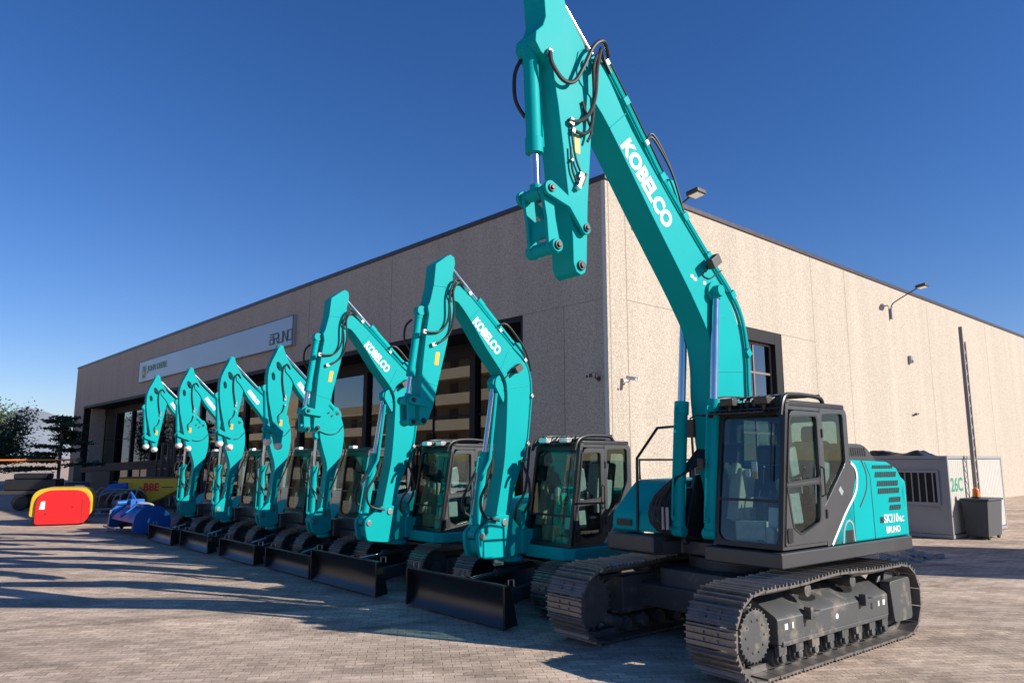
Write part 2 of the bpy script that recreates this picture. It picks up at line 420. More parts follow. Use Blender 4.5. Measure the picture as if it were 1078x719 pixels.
def hyd(root, name, p, q, r, split, rr=None, eye=.07, mat='teal', side=True):
    """hydraulic cylinder: tube from p towards q up to the fraction split, rod beyond"""
    p = Vector(p); q = Vector(q); m = p.lerp(q, split); d = (q-p).normalized()
    mb = MB(); mb.cyl(p+d*eye*.6, m, r, 20); mb.cyl(m-d*r*1.8, m+d*.02, r*1.16, 20); mb.cyl(p+d*eye*.8, p+d*(eye*.8+r), r*1.08, 20)
    mb.cyl(p+Vector((0, -r*1.15, 0)), p+Vector((0, r*1.15, 0)), eye, 16)
    if side:
        o = d.orthogonal(); o = Vector((d.z, 0, -d.x)).normalized()
        a = p+d*(eye+r)+o*r; b = m-d*r+o*r
        mb.tube([a, a+o*.05, b+o*.05, b], .014, 6)
        mb.cyl(a-d*.03+o*.02, a+d*.03+o*.02, .03, 8)
    tube = mb.build(name, mat, root, bevel=.004, angle=40)
    k = MB(); k.cyl(m, q-d*eye*.7, rr or r*.58, 16)
    k.build('rod', 'chrome', tube)
    k = MB(); k.cyl(q+Vector((0, -r*1.1, 0)), q+Vector((0, r*1.1, 0)), eye, 16); k.cyl(q-d*eye*1.4, q-d*.01, r*.8, 14)
    k.build('rod_eye', mat, tube)
    return tube

def weld(root, y, lines, r=.007):
    for l_ in lines:
        MB().tube([(a, y, b) for a, b in l_], r, 6).build('weld_bead', 'teal', root)

def pin(root, x, z, w, r, mat='black'):
    mb = MB(); mb.cyl((x, -w, z), (x, w, z), r, 16)
    for s in (-1, 1):
        mb.cyl((x, s*w, z), (x, s*(w+.018), z), r*.62, 6)
    return mb.build('pin', mat, root, bevel=.006)

def make_cab(root, P):
    """P: xfb, xft, xr, xd, y0, y1, zb, zt, zs (windscreen split), grey, guard"""
    xfb, xft, xr, xd, y0, y1, zb, zt, zs = [P[k] for k in ('xfb', 'xft', 'xr', 'xd', 'y0', 'y1', 'zb', 'zt', 'zs')]
    fx = lambda z: xfb+(xft-xfb)*(z-zb)/(zt-zb)
    fxz = lambda u, v, w: (u, w, v)
    top = zt-.03
    # --- front plane frame
    def ff(u, v, w): return (fx(v)-w, u, v)
    outer = rounded([(y0, zb), (y1, zb), (y1, top), (y0, top)], [.03, .03, .10, .10])
    hole = rounded([(y0+.045, zb+.055), (y1-.06, zb+.055), (y1-.06, zt-.14), (y0+.045, zt-.14)], [.14, .08, .10, .10], 6)
    mb = MB(); mb.plate(outer, [hole], ff, 0, .055); rim = mb
    mb = MB()
    # --- left side: rear quarter plate, sill
    quarter = rounded([(xr, zb), (xd-.012, zb), (xd-.012, top), (xr, top)], [.02, 0, 0, .12])
    mb.plate(quarter, [rounded(P['qwin'], .05)], fxz, y1-.05, y1)
    # door surround (thin rails above and ahead of the door)
    mb.xz([(xd, zt-.09), (fx(zt-.09), zt-.09), (fx(top), top), (xd, top)], y1-.05, y1)
    mb.xz([(fx(zb)-.055, zb), (fx(zb)-.012, zb), (fx(zt-.09)-.012, zt-.09), (fx(zt-.09)-.055, zt-.09)], y1-.05, y1)
    mb.xz([(xd, zb), (fx(zb)-.05, zb), (fx(zb)-.05, zb+.035), (xd, zb+.035)], y1-.05, y1)
    # right side plate with one big window
    so = [(xr, zb), (fx(zb)-.06, zb), (fx(top)-.06, top), (xr, top)]
    rh = rounded([(xr+.10, zb+.55), (fx(zb+.55)-.16, zb+.55), (fx(zt-.17)-.16, zt-.17), (xr+.10, zt-.17)], .07)
    mb.plate(so, [rh], fxz, y0, y0+.045)
    # rear plate with window
    mb.plate([(y0+.045, zb), (y1-.05, zb), (y1-.05, top), (y0+.045, top)], [rounded([(y0+.12, zb+.62), (y1-.12, zb+.62), (y1-.12, zt-.18), (y0+.12, zt-.18)], .06)],
             lambda u, v, w: (w, u, v), xr+.002, xr+.045)
    # floor
    mb.box(xr+.05, xfb-.06, y0+.05, y1-.055, zb-.01, zb+.04)
    cab = mb.build('cab', P['mat'], root, bevel=.012)
    rim.build('windscreen_surround', 'black', cab, bevel=.012)
    # roof slab, rounded
    mb = MB(); mb.extr(rounded([(xr, y0-.005), (xft+.02, y0-.005), (xft+.02, y1+.005), (xr, y1+.005)], .10), lambda u, v, w: (u, v, w), zt-.055, zt+.012)
    mb.xy(rounded([(xr+.15, y0+.15), (xft-.25, y0+.15), (xft-.25, y1-.15), (xr+.15, y1-.15)], .08), zt+.005, zt+.04)
    mb.build('roof', P.get('roofmat', P['mat']), cab, bevel=.02)
    # front glass
    g = MB()
    for a, b, nm in ((zs+.012, zt-.13, 'windscreen'), (zb+.05, zs-.012, 'lower_windscreen')):
        g = MB(); g.extr([(y0+.04, a), (y1-.055, a), (y1-.055, b), (y0+.04, b)], ff, .022, .028); g.build(nm, 'glass', cab)
    k = MB(); k.extr([(y0+.04, zs-.014), (y1-.055, zs-.014), (y1-.055, zs+.014), (y0+.04, zs+.014)], ff, .004, .045)
    k.build('windscreen_rail', 'black', cab)
    q = MB(); q.xz(P['qwin'], y1-.03, y1-.024); q.build('window_pane', 'glass', cab)
    q = MB(); q.xz([(xr+.09, zb+.54), (fx(zb+.54)-.15, zb+.54), (fx(zt-.16)-.15, zt-.16), (xr+.09, zt-.16)], y0+.018, y0+.024); q.build('window_pane', 'glass', cab)
    q = MB(); q.yz([(y0+.11, zb+.61), (y1-.11, zb+.61), (y1-.11, zt-.17), (y0+.11, zt-.17)], xr+.02, xr+.026); q.build('window_pane', 'glass', cab)
    # --- door
    dw = P['dwin']; dl = P['dlow']
    do = rounded([(xd, zb+.04), (fx(zb)-.062, zb+.04), (fx(zt-.1)-.062, zt-.1), (xd, zt-.1)], [.02, .03, .12, .03])
    mb = MB(); mb.plate(do, [rounded(dw, .05), rounded(dl, .05)], fxz, y1-.04, y1+.008)
    door = mb.build('door', P['mat'], root, bevel=.008)
    for w in (dw, dl):
        q = MB(); q.xz(w, y1-.02, y1-.014); q.build('window_pane', 'glass', door)
    for w in (dw, dl):
        cx = sum(a for a, b in w)/len(w); cz = sum(b for a, b in w)/len(w)
        q = MB(); q.plate(rounded([(cx+(a-cx)*1.05, cz+(b-cz)*1.035) for a, b in w], .05), [rounded([(cx+(a-cx)*.965, cz+(b-cz)*.975) for a, b in w], .05)], fxz, y1+.009, y1+.014); q.build('window_seal', 'rubber', door)
    q = MB(); zc = P['zh']
    q.tube([(xd+.06, y1+.008, zc+.17), (xd+.06, y1+.05, zc+.15), (xd+.055, y1+.05, zc-.15), (xd+.055, y1+.008, zc-.17)], .011, 6)
    q.build('handle', 'black', door)
    q = MB(); q.xz(rounded([(fx(zb)-.20, zb+.07), (fx(zb)-.10, zb+.07), (fx(zb)-.10, zb+.23), (fx(zb)-.20, zb+.23)], .03), y1+.008, y1+.02)
    q.build('lock_plate', 'black', door)
    # hinges
    q = MB()
    for z in (zb+.35, zt-.35): q.cyl((xd-.012, y1+.012, z-.05), (xd-.012, y1+.012, z+.05), .016, 8)
    q.build('hinge', 'black', door)
    # --- inside
    yc = (y0+y1)/2+.03; xs = xr+.40
    s = MB(); s.obox((xs+.1, yc, zb+.52), .52, .50, .14, ry=R(4)); s.obox((xs-.2, yc, zb+.88), .13, .48, .66, ry=R(-10)); s.obox((xs-.27, yc, zb+1.30), .09, .27, .20, ry=R(-8))
    s.box(xs-.15, xs+.3, yc-.2, yc+.2, zb+.04, zb+.46)
    s.build('seat', 'seat', cab, bevel=.05, seg=3)
    s = MB()      # wrapping film over the seat
    s.obox((xs+.06, yc+.25, zb+.70), .34, .09, .52, ry=R(-6)); s.obox((xs-.11, yc, zb+.95), .03, .40, .50, ry=R(-10)); s.obox((xs+.3, yc+.02, zb+.66), .20, .30, .20, ry=R(20))
    o = s.build('wrapping_film', 'plastic', cab, bevel=.03)
    s = MB(); s.obox((xd+.42, y1-.16, zb+.46), .30, .05, .44, rx=R(6)); s.obox((xd+.32, y1-.2, zb+.95), .20, .06, .34, ry=R(12)); s.build('wrapping_film', 'plastic', cab, bevel=.025)
    s = MB()
    s.obox((xfb-.30, y0+.19, zb+.55), .30, .16, .62, ry=R(-14)); s.obox((xfb-.24, y0+.17, zb+.86), .10, .09, .16, ry=R(-20)); s.obox((xs+.25, y0+.16, zb+.35), .5, .16, .34)
    s.obox((xfb-.32, y0+.24, zb+.25), .22, .2, .32)
    s.build('control_console', 'cream', cab, bevel=.025)
    s = MB()
    for yy in (yc-.27, yc+.27): s.tube([(xs+.42, yy, zb+.45), (xs+.46, yy, zb+.72), (xs+.43, yy, zb+.86)], .018, 8); s.sphere((xs+.43, yy, zb+.88), .032, 8)
    for yy in (yc-.07, yc+.07): s.tube([(xfb-.25, yy, zb+.04), (xfb-.30, yy, zb+.45), (xfb-.36, yy, zb+.62)], .013, 8); s.obox((xfb-.20, yy, zb+.11), .20, .09, .02, ry=R(25))
    s.obox((xfb-.22, y0+.15, zb+1.05), .05, .17, .22, ry=R(-12))
    s.build('lever', 'black', cab, bevel=.006)
    s = MB(); s.obox((xfb-.20, yc-.06, zb+.17), .20, .36, .22, rz=R(6)); s.obox((xfb-.15, y1-.20, zb+.14), .12, .10, .18)
    s.build('parts_box', 'wood' if P.get('box') else 'plastic', cab, bevel=.008)
    s = MB(); s.obox((fx(zb+.22)-.09, yc-.10, zb+.20), .006, .25, .17, ry=R(-7)); s.obox((fx(zb+.60)-.10, yc+.22, zb+.33), .006, .15, .22, ry=R(-7))
    s.build('paper_sheet', 'white', cab)
    if P.get('tagz'):
        s = MB(); s.obox((fx(P['tagz'])-.05, yc+.0, P['tagz']), .01, .07, .12); s.obox((fx(P['tagz'])-.05, yc-.09, P['tagz']-.07), .01, .06, .09); s.build('paper_tag', 'white', cab)
        s = MB(); s.obox((fx(P['tagz'])-.05, yc+.0, P['tagz']-.10), .01, .07, .075); s.build('yellow_tag', 'yellowst', cab)
    # --- wiper, mirror
    s = MB(); s.tube([(fx(zt-.24)+.02, y1-.16, zt-.24), (fx(zs+.25)+.015, y1-.16, zs+.22)], .009, 6); s.build('wiper', 'black', cab)
    return cab

# ------------------------------------------------------------------ large excavator (local: x forward, y to its left, z up)
def make_large(loc, rz):
    T = empty('excavator', loc, rz)
    # undercarriage
    mb = MB(); mb.xy(rounded([(-.95, -.55), (-.55, -.85), (.55, -.85), (.95, -.55), (.95, .55), (.55, .85), (-.55, .85), (-.95, .55)], .1), .42, .86)
    for sx in (-1, 1):
        mb.xz([(sx*.35, .40), (sx*.95, .36), (sx*1.0, .64), (sx*.4, .84)], -.98, .98)
    mb.cyl((0, 0, .84), (0, 0, 1.0), .66, 36); mb.cyl((0, 0, .98), (0, 0, 1.04), .58, 36)
    mb.build('car_body', 'frame', T, bevel=.02)
    for sy in (-1, 1):
        yc = sy*1.06; w = .60; XF = 1.70; XR = -1.50; ZC = .455
        make_track(T, yc, w, XF, XR, ZC, .42, 42, .04)
        yo = yc+sy*.20; yi = yc-sy*.20
        def ys(a): return yc+sy*a
        # side frame: boxy beam with sloped top, waisted towards the ends
        mb = MB()
        prof = [(.235, .30), (.235, .555), (.205, .585), (-.08, .745), (-.2, .745), (-.2, .30)]
        n = len(prof); xsx = [-1.16, -1.10, 1.24, 1.30]; sc = [.97, 1, 1, .97]
        vs = []
        for x, k in zip(xsx, sc):
            for a, z in prof: vs.append((x, ys(a*k), .5+(z-.5)*k))
        fs = [(i*n+j, i*n+(j+1) % n, (i+1)*n+(j+1) % n, (i+1)*n+j) for i in range(3) for j in range(n)]+[list(range(n)), list(range(3*n, 4*n))]
        mb.add(vs, fs)
        mb.box(-1.10, 1.24, min(ys(.20), ys(.25)), max(ys(.20), ys(.25)), .285, .335)        # lower flange
        # idler bracket at the rear, motor bracket at the front
        mb.xz(rounded([(-1.76, .20), (-1.26, .20), (-1.18, .70), (-1.74, .72)], .07), min(ys(.12), ys(.255)), max(ys(.12), ys(.255)))
        mb.xz(rounded([(-1.69, .60), (-1.29, .60), (-1.36, .80), (-1.59, .78)], .04), min(ys(-.05), ys(.12)), max(ys(-.05), ys(.12)))
        fr = mb.build('track_frame', 'frame', T, bevel=.018)
        # oblong holes, step blocks and stickers on the beam
        for x in (.42, -.42):
            e = [(x+.15*math.cos(t), .05*math.sin(t)) for t in [2*math.pi*i/20 for i in range(20)]]
            MB().extr(e, lambda u, v, wv: (u, ys(.07+v), .664-v*.56+wv), -.01, .005).build('frame_opening', 'black', fr)
        for x in (.78, -.72): MB().box(x-.02, x+.02, min(ys(.2), ys(.238)), max(ys(.2), ys(.238)), .43, .52).build('frame_opening', 'black', fr)
        for x in (.70, -.52):
            mb = MB()
            mb.xz([(x-.16, .525), (x+.02, .525), (x+.02, .505), (x+.07, .505), (x+.07, .63), (x+.01, .63), (x+.01, .575), (x-.16, .575)], min(ys(.22), ys(.305)), max(ys(.22), ys(.305)))
            mb.build('step', 'frame', fr, bevel=.006)
        for x, wd in ((1.15, .028), (1.02, .014), (-.90, .014), (-1.03, .028)): MB().box(x-wd, x+wd, min(ys(.232), ys(.238)), max(ys(.232), ys(.238)), .445, .505).build('sticker', 'white', fr)
        MB().cyl((.1, ys(.232), .45), (.1, ys(.238), .45), .03, 16).build('sticker', 'white', fr)
        mb = MB(); gear(mb, (XF, ZC), .345, ys(-.05), ys(.05), 21, .05); mb.build('sprocket', 'shoe', fr, bevel=.004)
        mb = MB(); mb.cyl((XF, ys(.05), ZC), (XF, ys(.20), ZC), .265, 32, .245); gear(mb, (XF, ZC), .27, min(ys(.19), ys(.225)), max(ys(.19), ys(.225)), 28, .022)
        for i in range(10):
            a = 2*math.pi*i/10; mb.cyl((XF+.16*math.cos(a), ys(.22), ZC+.16*math.sin(a)), (XF+.16*math.cos(a), ys(.236), ZC+.16*math.sin(a)), .014, 6)
        for i in range(21):
            a = 2*math.pi*i/21; mb.cyl((XF+.30*math.cos(a), ys(.05), ZC+.30*math.sin(a)), (XF+.30*math.cos(a), ys(.085), ZC+.30*math.sin(a)), .017, 6)
        mb.build('final_drive', 'frame', fr, bevel=.008)
        mb = MB(); mb.cyl((XR, ys(-.08), ZC), (XR, ys(.08), ZC), .35, 32); mb.cyl((XR, ys(-.11), ZC), (XR, ys(.11), ZC), .14, 24); mb.build('idler', 'frame', fr, bevel=.02)
        for i in range(8):
            x = -1.06+i*.325
            mb = MB(); mb.cyl((x, ys(-.2), .165), (x, ys(.2), .165), .075, 18); mb.cyl((x, ys(-.16), .165), (x, ys(.16), .165), .10, 18); mb.cyl((x, ys(.2), .165), (x, ys(.235), .165), .045, 12)
            mb.box(x-.075, x+.075, min(ys(.17), ys(.225)), max(ys(.17), ys(.225)), .19, .30)
            mb.build('bottom_roller', 'frame', fr, bevel=.008)
        for x in (.62, -.38):
            mb = MB(); mb.cyl((x, ys(-.1), .78), (x, ys(.16), .78), .06, 18); mb.cyl((x, ys(.1), .78), (x, ys(.2), .78), .07, 18); mb.box(x-.04, x+.04, min(ys(-.12), ys(.0)), max(ys(-.12), ys(.0)), .68, .80)
            mb.build('carrier_roller', 'frame', fr, bevel=.006)
    # upper deck
    plan = [(1.06, .22), (1.06, 1.235), (-2.1, 1.235), (-2.35, .9), (-2.35, -.9), (-2.1, -1.235), (1.15, -1.235), (1.15, -.45), (.75, -.35), (.75, .22)]
    mb = MB(); mb.xy(plan, 1.03, 1.20); mb.box(-.3, .8, -.33, -.27, 1.2, 1.85); mb.box(-.3, .8, .27, .21, 1.2, 1.85); mb.box(-2.2, .3, -1.2, .2, 1.19, 1.30)
    mb.build('upper_deck', 'char', T, bevel=.02)
    # cab
    P = dict(xfb=1.0, xft=.775, xr=-.60, xd=.055, y0=.33, y1=1.21, zb=1.225, zt=2.86, zs=1.745, mat='cabgrey', roofmat='black', zh=1.95, tagz=2.12,
             qwin=[(-.0, 1.66), (.005, 2.74), (-.50, 2.76), (-.50, 2.18)],
             dwin=[(.14, 1.99), (.83, 1.95), (.72, 2.69), (.14, 2.715)], dlow=[(.185, 1.50), (.60, 1.37), (.76, 1.45), (.845, 1.90), (.14, 1.93)])
    cab = make_cab(T, P)
    # guard over the roof: bars running fore and aft, hoop at the front, two lamps
    mb = MB()
    for i in range(9):
        y = .38+i*.095
        mb.tube([(.86, y, 2.74), (.78, y, 2.90), (.55, y, 2.955), (-.05, y, 2.965)], .014, 6)
    for x, z in ((.84, 2.78), (.70, 2.925), (.35, 2.96), (-.05, 2.965)): mb.tube([(x, .28, z), (x, 1.17, z)], .018, 6)
    mb.tube([(.88, .27, 2.70), (.80, .27, 2.91), (.55, .33, 2.955), (-.10, .33, 2.955), (-.2, .33, 2.87)], .026, 8, 4); mb.tube([(.86, 1.19, 2.70), (.78, 1.19, 2.90), (.55, 1.17, 2.95), (-.05, 1.15, 2.945), (-.15, 1.15, 2.87)], .026, 8, 4)
    mb.box(.79, .93, .18, 1.02, 2.735, 2.752)
    mb.build('roof_guard', 'black', cab)
    for y in (.52, .98):
        mb = MB(); mb.xz(rounded([(.80, 2.83), (.92, 2.83), (.93, 2.92), (.80, 2.92)], .02), y-.09, y+.09); mb.box(.82, .86, y-.02, y+.02, 2.76, 2.84)
        k = mb.build('work_light', 'lamphead', cab, bevel=.012)
    mb = MB(); mb.tube([(.9, .25, 2.72), (.98, .12, 2.74), (.98, .02, 2.70)], .012, 6); mb.obox((.98, .04, 2.58), .05, .10, .22); mb.tube([(.97, .26, 2.15), (1.04, .2, 2.15)], .012, 6); mb.obox((1.04, .21, 2.15), .04, .09, .13)
    mb.build('mirror', 'black', cab, bevel=.01)
    # dark panel behind the cab and the teal side panel with its stripe
    Y0, Y1 = .95, 1.215
    mb = MB(); mb.xz([(.05, 1.205), (.06, 1.66), (-.50, 2.17), (-.595, 2.165), (-.70, 2.10), (-.72, 1.98), (-.62, 1.78), (-.02, 1.205)][::-1], 1.0, 1.214)
    mb.build('rear_cab_panel', 'cabgrey', T, bevel=.006)
    pan = [(-.02, 1.205), (-.62, 1.78), (-.72, 1.98), (-.70, 2.10), (-.60, 2.20), (-1.60, 2.175), (-1.86, 2.09), (-2.0, 1.95), (-2.04, 1.88), (-1.985, 1.80), (-2.02, 1.58), (-2.08, 1.56), (-2.10, 1.205)]
    mb = MB(); mb.xz(pan, .55, 1.21)
    side = mb.build('side_panel', 'teal', T, bevel=.03, seg=3)
    # swoosh stripes
    def band(line, w, y0, y1, mat, nm):
        mb = MB(); pts = smooth_line(line, 6)
        for i in range(len(pts)-1):
            a = Vector(pts[i]); b = Vector(pts[i+1]); d = (b-a).normalized(); n = Vector((-d.y, d.x))*w/2
            mb.xz([tuple(a-n), tuple(b-n), tuple(b+n), tuple(a+n)], y0, y1)
        return mb.build(nm, mat, side)
    band([(-.62, 2.165), (-.72, 2.10), (-.755, 1.98), (-.69, 1.80), (-.40, 1.55), (-.06, 1.215)], .035, 1.2105, 1.2155, 'white', 'stripe')
    band([(-.90, 2.19), (-1.0, 2.02), (-.97, 1.82), (-.78, 1.62)], .022, 1.2105, 1.2135, 'cabgrey', 'stripe')
    band([(-.32, 1.215), (-.36, 1.38), (-.46, 1.47), (-.57, 1.42), (-.60, 1.22)], .026, 1.2105, 1.215, 'aluminium', 'stripe')
    mb = MB(); mb.box(-.56, -.40, 1.2105, 1.2145, 1.22, 1.36); mb.build('grab_recess', 'black', side)
    # panel gaps
    mb = MB(); mb.box(-.625, -.617, 1.2103, 1.2133, 1.21, 1.75); mb.xz([(-1.125, 1.21), (-1.133, 1.21), (-1.10, 2.0), (-.98, 2.17), (-.972, 2.17), (-1.092, 2.0)], 1.2103, 1.2133); mb.build('panel_gap', 'black', side)
    for (xa, xb, za, zb2) in ((-1.16, -1.74, 2.085, 2.13), (-1.22, -1.82, 1.975, 2.045), (-1.26, -1.86, 1.86, 1.93), (-1.27, -1.88, 1.765, 1.835), (-1.56, -1.90, 1.65, 1.715), (-1.56, -1.89, 1.55, 1.615)):
        mb = MB(); n = max(4, int(abs(xb-xa)/.048))
        for i in range(n):
            x = xa+(xb-xa)*(i+.5)/n; h = abs(xb-xa)/n*.36
            mb.xz([(x-h+.012, za), (x+h+.012, za), (x+h-.012, zb2), (x-h-.012, zb2)], 1.2102, 1.2132)
        mb.build('vent', 'black', side)
    mb = MB(); text_mb(mb, 'SK210', (-1.385, 1.211, 1.395), (-.40, 0, .0), (0, 0, .11), .004, .012); text_mb(mb, 'NLC', (-1.80, 1.211, 1.395), (-.15, 0, 0), (0, 0, .07), .004, .015)
    text_mb(mb, 'BRUNO', (-1.43, 1.211, 1.265), (-.39, 0, 0), (0, 0, .085), .004, .02)
    mb.build('lettering', 'white', side)
    mb = MB()
    for i in range(4): mb.box(-1.375+i*.026, -1.36+i*.026, 1.2102, 1.2142, 1.40, 1.475)
    mb.build('marking', 'signdark', side)
    mb = MB(); mb.obox((-.33, 1.216, 1.83), .07, .004, .10, ry=R(45)); mb.build('marking', 'aluminium', side)
    # counterweight: swept back, teal
    plan = [(-2.1, 1.17)]+[(-2.56*math.cos(t), 2.56*math.sin(t)) for t in [R(26-52*i/16) for i in range(17)]]+[(-2.1, -1.17)]
    mb = MB(); mb.xy(plan, 1.10, 1.97); o = mb.build('counterweight', 'teal', T, bevel=.09, seg=4)
    # hood with louvres
    mb = MB(); mb.xz(rounded([(-.62, 2.14), (-.62, 2.40), (-1.18, 2.40), (-1.52, 2.16)], [.02, .08, .14, .05]), -.1, 1.12)
    mb.box(-1.9, -.5, -1.15, -.1, 1.3, 2.12)
    hood = mb.build('engine_hood', 'char', T, bevel=.04, seg=3)
    mb = MB()
    for i in range(9):
        x = -.72-i*.058; mb.obox((x, 1.122, 2.30), .030, .006, .11, ry=R(12))
        mb.box(x-.018, x+.018, .5, 1.02, 2.402, 2.406)
    mb.build('louvre', 'black', hood)
    mb = MB(); mb.xz(rounded([(-1.9, 1.95), (-1.9, 2.15), (-1.4, 2.2), (-1.3, 1.95)], .05), -1.1, .9); mb.build('rear_cover', 'teal', T, bevel=.03)
    # right side: tank, steps, tool box
    mb = MB(); mb.xz(rounded([(1.12, 1.30), (1.10, 1.52), (.62, 1.93), (-.55, 1.95), (-.55, 1.30)], [.03, .06, .1, .03, 0]), -1.2, -.42); tk = mb.build('fuel_tank', 'teal', T, bevel=.03, seg=3)
    mb = MB(); mb.box(1.125, 1.135, -1.1, -.85, 1.36, 1.44); mb.build('step_tread', 'black', tk)
    mb = MB(); mb.box(.95, 1.22, -1.2, -.42, 1.05, 1.27); mb.build('step', 'char', T, bevel=.03)
    mb = MB(); mb.tube([(1.12, -.75, 1.30), (1.10, -.75, 2.22), (.68, -.75, 2.62), (.2, -.75, 2.66), (-.05, -.75, 2.62), (-.08, -.75, 2.0)], .019, 8); mb.tube([(.60, -1.15, 1.93), (.60, -1.15, 2.2), (-.5, -1.15, 2.2), (-.5, -1.15, 1.93)], .016, 8)
    mb.build('handrail', 'black', T)
    # boom foot brackets, hose bundle, swivel
    mb = MB(); mb.xz(rounded([(.85, 1.15), (-.1, 1.15), (.15, 2.0), (.55, 2.02)], .08), -.30, -.235); mb.xz(rounded([(.85, 1.15), (-.1, 1.15), (.15, 2.0), (.55, 2.02)], .08), .18, .245); mb.build('boom_bracket', 'char', T, bevel=.015)
    for i in range(7):
        y = -.36-.03*(i % 4); x0 = .95+.03*i
        MB().tube([(.5, -.25+.05*i, 1.2), (x0, y, 1.35), (x0+.02, y, 1.75), (.70, -.2+.03*i, 2.2), (.40, -.12+.03*i, 2.5)], .022, 8, 4).build('hose', 'rubber', T)
    for i in range(3): MB().cyl((1.10, -.42+.07*i, 1.35), (1.10, -.42+.07*i, 1.62), .022, 10).build('pipe', 'tube', T)
    # boom
    def sh(l, d): return [(a[0]+d, *a[1:]) for a in l]
    low = [(2.95, 6.36), (2.69, 6.15), (2.33, 5.711), (1.95, 5.22), (1.566, 4.74), (1.30, 4.41), (1.083, 4.125), (.842, 3.757), (.76, 3.36), (.765, 2.965), (.70, 2.4), (.56, 1.75)]
    up = [(.22, 1.72), (.18, 2.3), (.141, 2.998), (.119, 3.408), (.163, 3.829), (.308, 4.194), (.625, 4.535), (1.049, 4.934), (1.532, 5.412), (2.177, 6.1), (2.55, 6.62), (2.80, 6.86)]
    sm = lambda l: [tuple(p) for p in smooth_line(l, 3)]
    prof = sh(sm(low)+[(.50, 1.63), (.38, 1.60), (.28, 1.63)]+sm(up)+[(2.95, 6.88), (3.06, 6.80), (3.10, 6.65), (3.08, 6.50), (3.03, 6.42)], -.085)
    w = .19
    mb = MB(); mb.xz(prof, -w, w); boom = mb.build('boom', 'teal', T, bevel=.012)
    mb = MB(); o = Vector((2.235, w+.001, 5.915)); e = Vector((1.455, w+.001, 5.043)); d = (e-o); nn = Vector((-d.z, 0, d.x)).normalized()
    if nn.z < 0: nn = -nn
    text_mb(mb, 'KOBELCO', o-nn*.112, d, nn*.235, .004, .045); mb.build('lettering', 'white', boom)
    mb = MB()
    for x, z in ((.65, 4.32),): mb.cyl((x, -.34, z), (x, .34, z), .075, 20); mb.cyl((x, w, z), (x, w+.05, z), .13, 20); mb.cyl((x, -w-.05, z), (x, -w, z), .13, 20)
    mb.build('cylinder_boss', 'teal', boom, bevel=.01)
    for y in (w,):
        mb = MB(); mb.obox((.76, y+.13, 4.68), .20, .10, .13, ry=R(35)); mb.obox((.72, y+.05, 4.64), .06, .10, .05)
        mb.build('work_light', 'lamphead', boom, bevel=.012)
        mb = MB(); mb.tube([(.78, y+.08, 4.62), (.84, y+.012, 4.52), (.70, y+.012, 4.49), (.54, y+.012, 4.58), (.44, y+.012, 4.64)], .008, 6, 4); mb.build('wire', 'rubber', boom)
    pl = [(2.62, 6.80), (2.3, 6.42), (1.95, 5.98), (1.66, 5.62), (1.24, 5.20), (.78, 4.76), (.30, 4.32), (.10, 4.02), (.02, 3.60), (.03, 3.20), (.02, 2.9)]; pl = sh(pl, -.085)
    def off(l, a, y):
        out = []
        for i, p in enumerate(l):
            q = Vector(l[min(i+1, len(l)-1)])-Vector(l[max(i-1, 0)]); n = Vector((q.y, -q.x)).normalized()
            if n.y < 0 and i < 7: n = -n
            elif i >= 7 and n.x > 0: n = -n
            out.append((p[0]+n.x*a, y, p[1]+n.y*a))
        return out
    for a, y, r in ((.05, .16, .02), (.05, .11, .02), (.12, .13, .018), (.05, -.11, .02), (.05, -.16, .02)):
        MB().tube(off(pl, a, y), r, 8, 3).build('pipe', 'teal', boom)
    for i in (1, 3, 4, 5, 6, 8):
        p = off(pl, .05, 0)[i]; MB().obox((p[0], .13, p[2]), .10, .14, .10, ry=R(40)).build('pipe_clamp', 'teal', boom, bevel=.006)
    for a, y, i0, i1 in ((.10, .1, 3, 6), (.16, .14, 0, 4), (.21, .10, 0, 3), (.10, -.05, 2, 7)): MB().tube(off(pl, a, y)[i0:i1], .012, 8, 5).build('hose', 'rubber', boom)
    p = off(pl, .10, .14)
    for k in (0, .05): MB().tube([p[2], (p[2][0]-.08, .17, p[2][2]+.08+k), (p[3][0]+.02, .18, p[3][2]+.26+k), (p[3][0]-.20, .16, p[3][2]+.02), p[4]], .015, 8, 5).build('hose', 'rubber', boom)
    for i in (0, 1, 2, 4, 6): MB().obox(p[i], .07, .05, .07, ry=R(40)).build('pipe_fitting', 'steel' if i < 3 else 'black', boom, bevel=.006)
    pin(boom, 2.845, 6.65, w+.03, .09, 'teal')
    weld(boom, w, [[(2.48, 6.02), (2.20, 6.28)], [(1.08, 4.24), (.72, 4.52)], [(.82, 3.86), (.30, 4.10)], [(.66, 3.30), (.05, 3.34)]])
    for x, z in ((1.05, 4.47), (.99, 4.44), (.80, 4.42)): MB().box(x-.03, x+.03, w+.001, w+.004, z-.02, z+.02).build('sticker', 'white', boom)
    # arm
    aw = .175
    prof = [(3.62, 7.55), (3.58, 7.3), (3.56, 7.05), (3.60, 6.93), (3.70, 6.82), (3.71, 6.70), (3.63, 6.60), (3.47, 6.55), (3.41, 6.2), (3.384, 6.07), (3.311, 5.556), (3.239, 4.993), (3.187, 4.58), (3.18, 4.30), (3.14, 4.21), (3.07, 4.18), (3.0, 4.22), (2.975, 4.339), (2.945, 5.018), (2.875, 5.8), (2.87, 6.1), (2.90, 6.5), (2.93, 6.86), (2.98, 6.96), (3.22, 7.25), (3.40, 7.75), (3.48, 7.92), (3.58, 7.95), (3.66, 7.87)]; prof = sh(prof, -.10)
    mb = MB(); mb.xz(prof, -aw, aw); arm = mb.build('arm', 'teal', T, bevel=.012)
